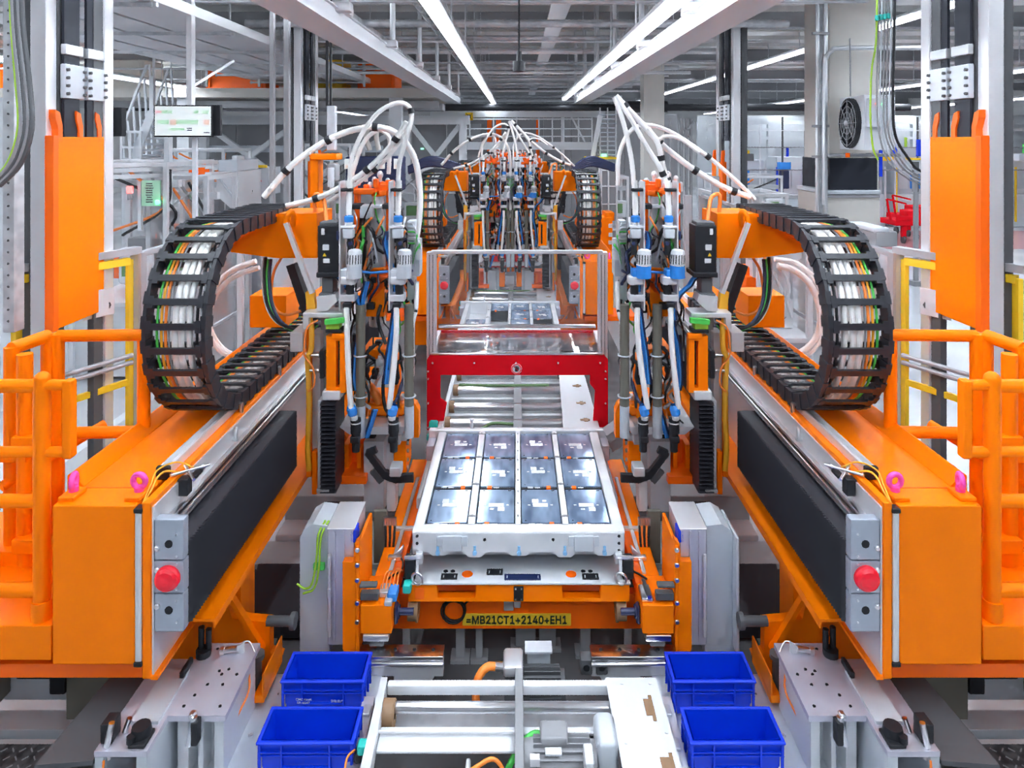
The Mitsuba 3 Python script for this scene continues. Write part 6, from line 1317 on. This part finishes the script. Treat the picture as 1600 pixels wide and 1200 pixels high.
# white assembly line in the far right hall
t = thing('far_gallery', 'white steel gallery with bright girders in the far right hall', 'steel frame')
for z in (.72, .45, .12): put('girder', B().box(7.5, 23, 27, 27.2, z - .12, z), WHITE, t)
for x in np.arange(8, 23, 1.9): put('post', B().box(x, x + .22, 27, 27.2, -3.2, .7), WHITE, t)
put('back_panel', B().box(7.5, 23, 28.5, 28.6, -3.2, 1.0), WHITE, t)
for i, x in enumerate(np.arange(7.8, 22.5, .8)): put('slim_post', B().box(x, x + .05, 24.3, 24.35, -3.2, .3 + .25 * (i % 3)), (GREY, ALU, DGREY)[i % 3], t)
for z in (-.3, -1.1, .3): put('slim_rail', B().box(7.5, 22.5, 24.25, 24.3, z, z + .04), (GREY, ALU)[z > 0], t)
for i in range(12): x = 8 + 1.2 * i; put('bracket_box', B().box(x, x + .3 + .1 * (i % 3), 24.0, 24.25, -.75 - .3 * (i % 4), -.5 - .3 * (i % 4), .01), (DGREY, SKYB, GREY, LGREY, YELLOW)[i % 5], t)
for i in range(10):
    x = 8.0 + 1.45 * i; k = i % 5
    t = thing('far_machine', ('pale glazed machine', 'white machine with blue top', 'pale machine with yellow trim', 'white machine with dark windows', 'pale blue machine')[k] + f' in the far right hall, {("first","second","third","fourth","fifth","sixth","seventh","eighth","ninth","tenth")[i]} from the left', 'machine')
    put('body', B().box(x, x + 1.1, 25, 26.2, -3.2, -2.0, .03), WHITE, t); put('hood', B().box(x + .05, x + 1.05, 25.1, 26.1, -2.0, -.75 + .12 * k, .03), (LGREY, WHITE, ALU, WHITE, SKYB)[k] if k != 4 else LGREY, t)
    put('window', B().box(x + .15, x + .5, 25.06, 25.1, -1.8, -1.1), (SKYB, NAVY, LGREY, DGREY, WHITE)[k], t); put('window', B().box(x + .6, x + .95, 25.06, 25.1, -1.8, -1.1), (LGREY, WHITE, DGREY, LGREY, SKYB)[k], t)
    put('trim', B().box(x, x + .06, 24.95, 25, -3.0, -1.0).box(x + 1.04, x + 1.1, 24.95, 25, -3.0, -1.0), (ALU, BLUE, YELLOW, ALU, YELLOW)[k], t); put('beacon', B().cyl((x + .5, 25.2, -.75 + .12 * k), (x + .5, 25.2, -.4 + .12 * k), .05), (YELLOW, BLUE, GREEN, RED, LIME)[k], t)
for i, (u0, u1, v0, v1) in enumerate(((1372, 1379, 222, 276), (1394, 1402, 226, 240), (1434, 1442, 218, 244))):
    one('partition', pbx(u0, u1, v0, v1, 23, 23.1), BLUE, ('tall blue panel right of the concrete column', 'small blue panel high in the right background', 'blue panel beside the right front lifter post')[i], 'partition')
t = thing('operator_terminal', 'pale operator terminal with yellow rim in the right background', 'terminal'); put('case', pbx(1423, 1440, 248, 272, 15, 15.2, .02), WHITE, t); put('screen', pbx(1427, 1436, 253, 268, 14.96, 15), DGREY, t); put('rim', pbx(1423, 1440, 247, 250, 14.95, 15.2), YELLOW, t); put('stand', pbx(1429, 1434, 272, 300, 15, 15.1), GREY, t); put('foot', B().box(*[P(1425, 0, 15)[0], P(1438, 0, 15)[0], 14.9, 15.2, -3.2, -3.1]).bar(P(1431, 300, 15.05), [P(1431, 0, 15.05)[0], 15.05, -3.15], .08), GREY, t)
one('white_column', pbx(1006, 1038, -20, 340, 17.5, 18.0), BEIGE, 'white concrete column in the right centre background', 'column')
t = thing('dark_frame', 'dark steel scaffold frame left of the right rear lifter column', 'frame')
for u in (1048, 1064, 1072, 1079): put('post', pbx(u, u + 3, 185, 432, 16, 16.1), GREY, t)
put('brace', B().bar(P(1064, 195, 16), P(1096, 240, 16), .05).bar(P(1064, 218, 16), P(1085, 188, 16), .05), GREY, t)
t = thing('grey_cabinet', 'grey meshed cabinet frame right of the rear right cable chain', 'cabinet')
for v in (265, 290, 318): put('rail', pbx(936, 965, v, v + 2, 14.8, 14.85), ALU, t)
for u in (936, 950, 963): put('post', pbx(u, u + 2, 262, 449, 14.8, 14.9), ALU, t)
put('panel', pbx(936, 965, 264, 345, 15, 15.05), GREY, t)
t = thing('orange_pedestal', 'orange machine pedestal with small drawers right of the rear right cable chain', 'pedestal')
put('body', pbx(937, 957, 340, 398, 13.5, 14.1, .01), ORANGE, t); put('tower', pbx(945, 960, 332, 345, 13.55, 14, .01), ORANGE, t)
m = B()
for v in (350, 364, 376): pbx(951, 957, v, v + 6, 13.46, 13.5, 0, m)
put('labels', m, WHITE, t); put('foot', B().box(1.65, 1.85, 13.6, 14.0, -3.2, P(0, 398, 13.5)[2]), ORANGE2, t)
t = thing('control_desk', 'grey sloped equipment box on the right fence behind the cable chain', 'control box')
put('box', pbx(1369, 1403, 362, 386, 6.3, 6.8, .01), GREY, t); put('lid', pbx(1366, 1390, 356, 364, 6.3, 6.8, .01), LGREY, t)
for i, (x, y) in enumerate(((3.2, 9.0), (-3.4, 12.0))): pass
machine('glazed machine behind the right front cable chain', 2.6, 3.2, 7.4, 8.4, -1.0, 21, True, LGREY, False)
machine('assembly machine along the right aisle behind the fence', 3.7, 5.0, 12.6, 14, -1.0, 22)
machine('assembly machine left of the far right hall', 5.0, 6.6, 17, 18.4, -.9, 23)
machine('assembly machine at the far end left of the stair tower', 1.6, 2.7, 16.5, 17.6, -.9, 24, True, GREY)
machine('assembly machine at the far end behind the rear left chain', -3.3, -2.1, 16, 17.2, -.7, 25, True, GREY)
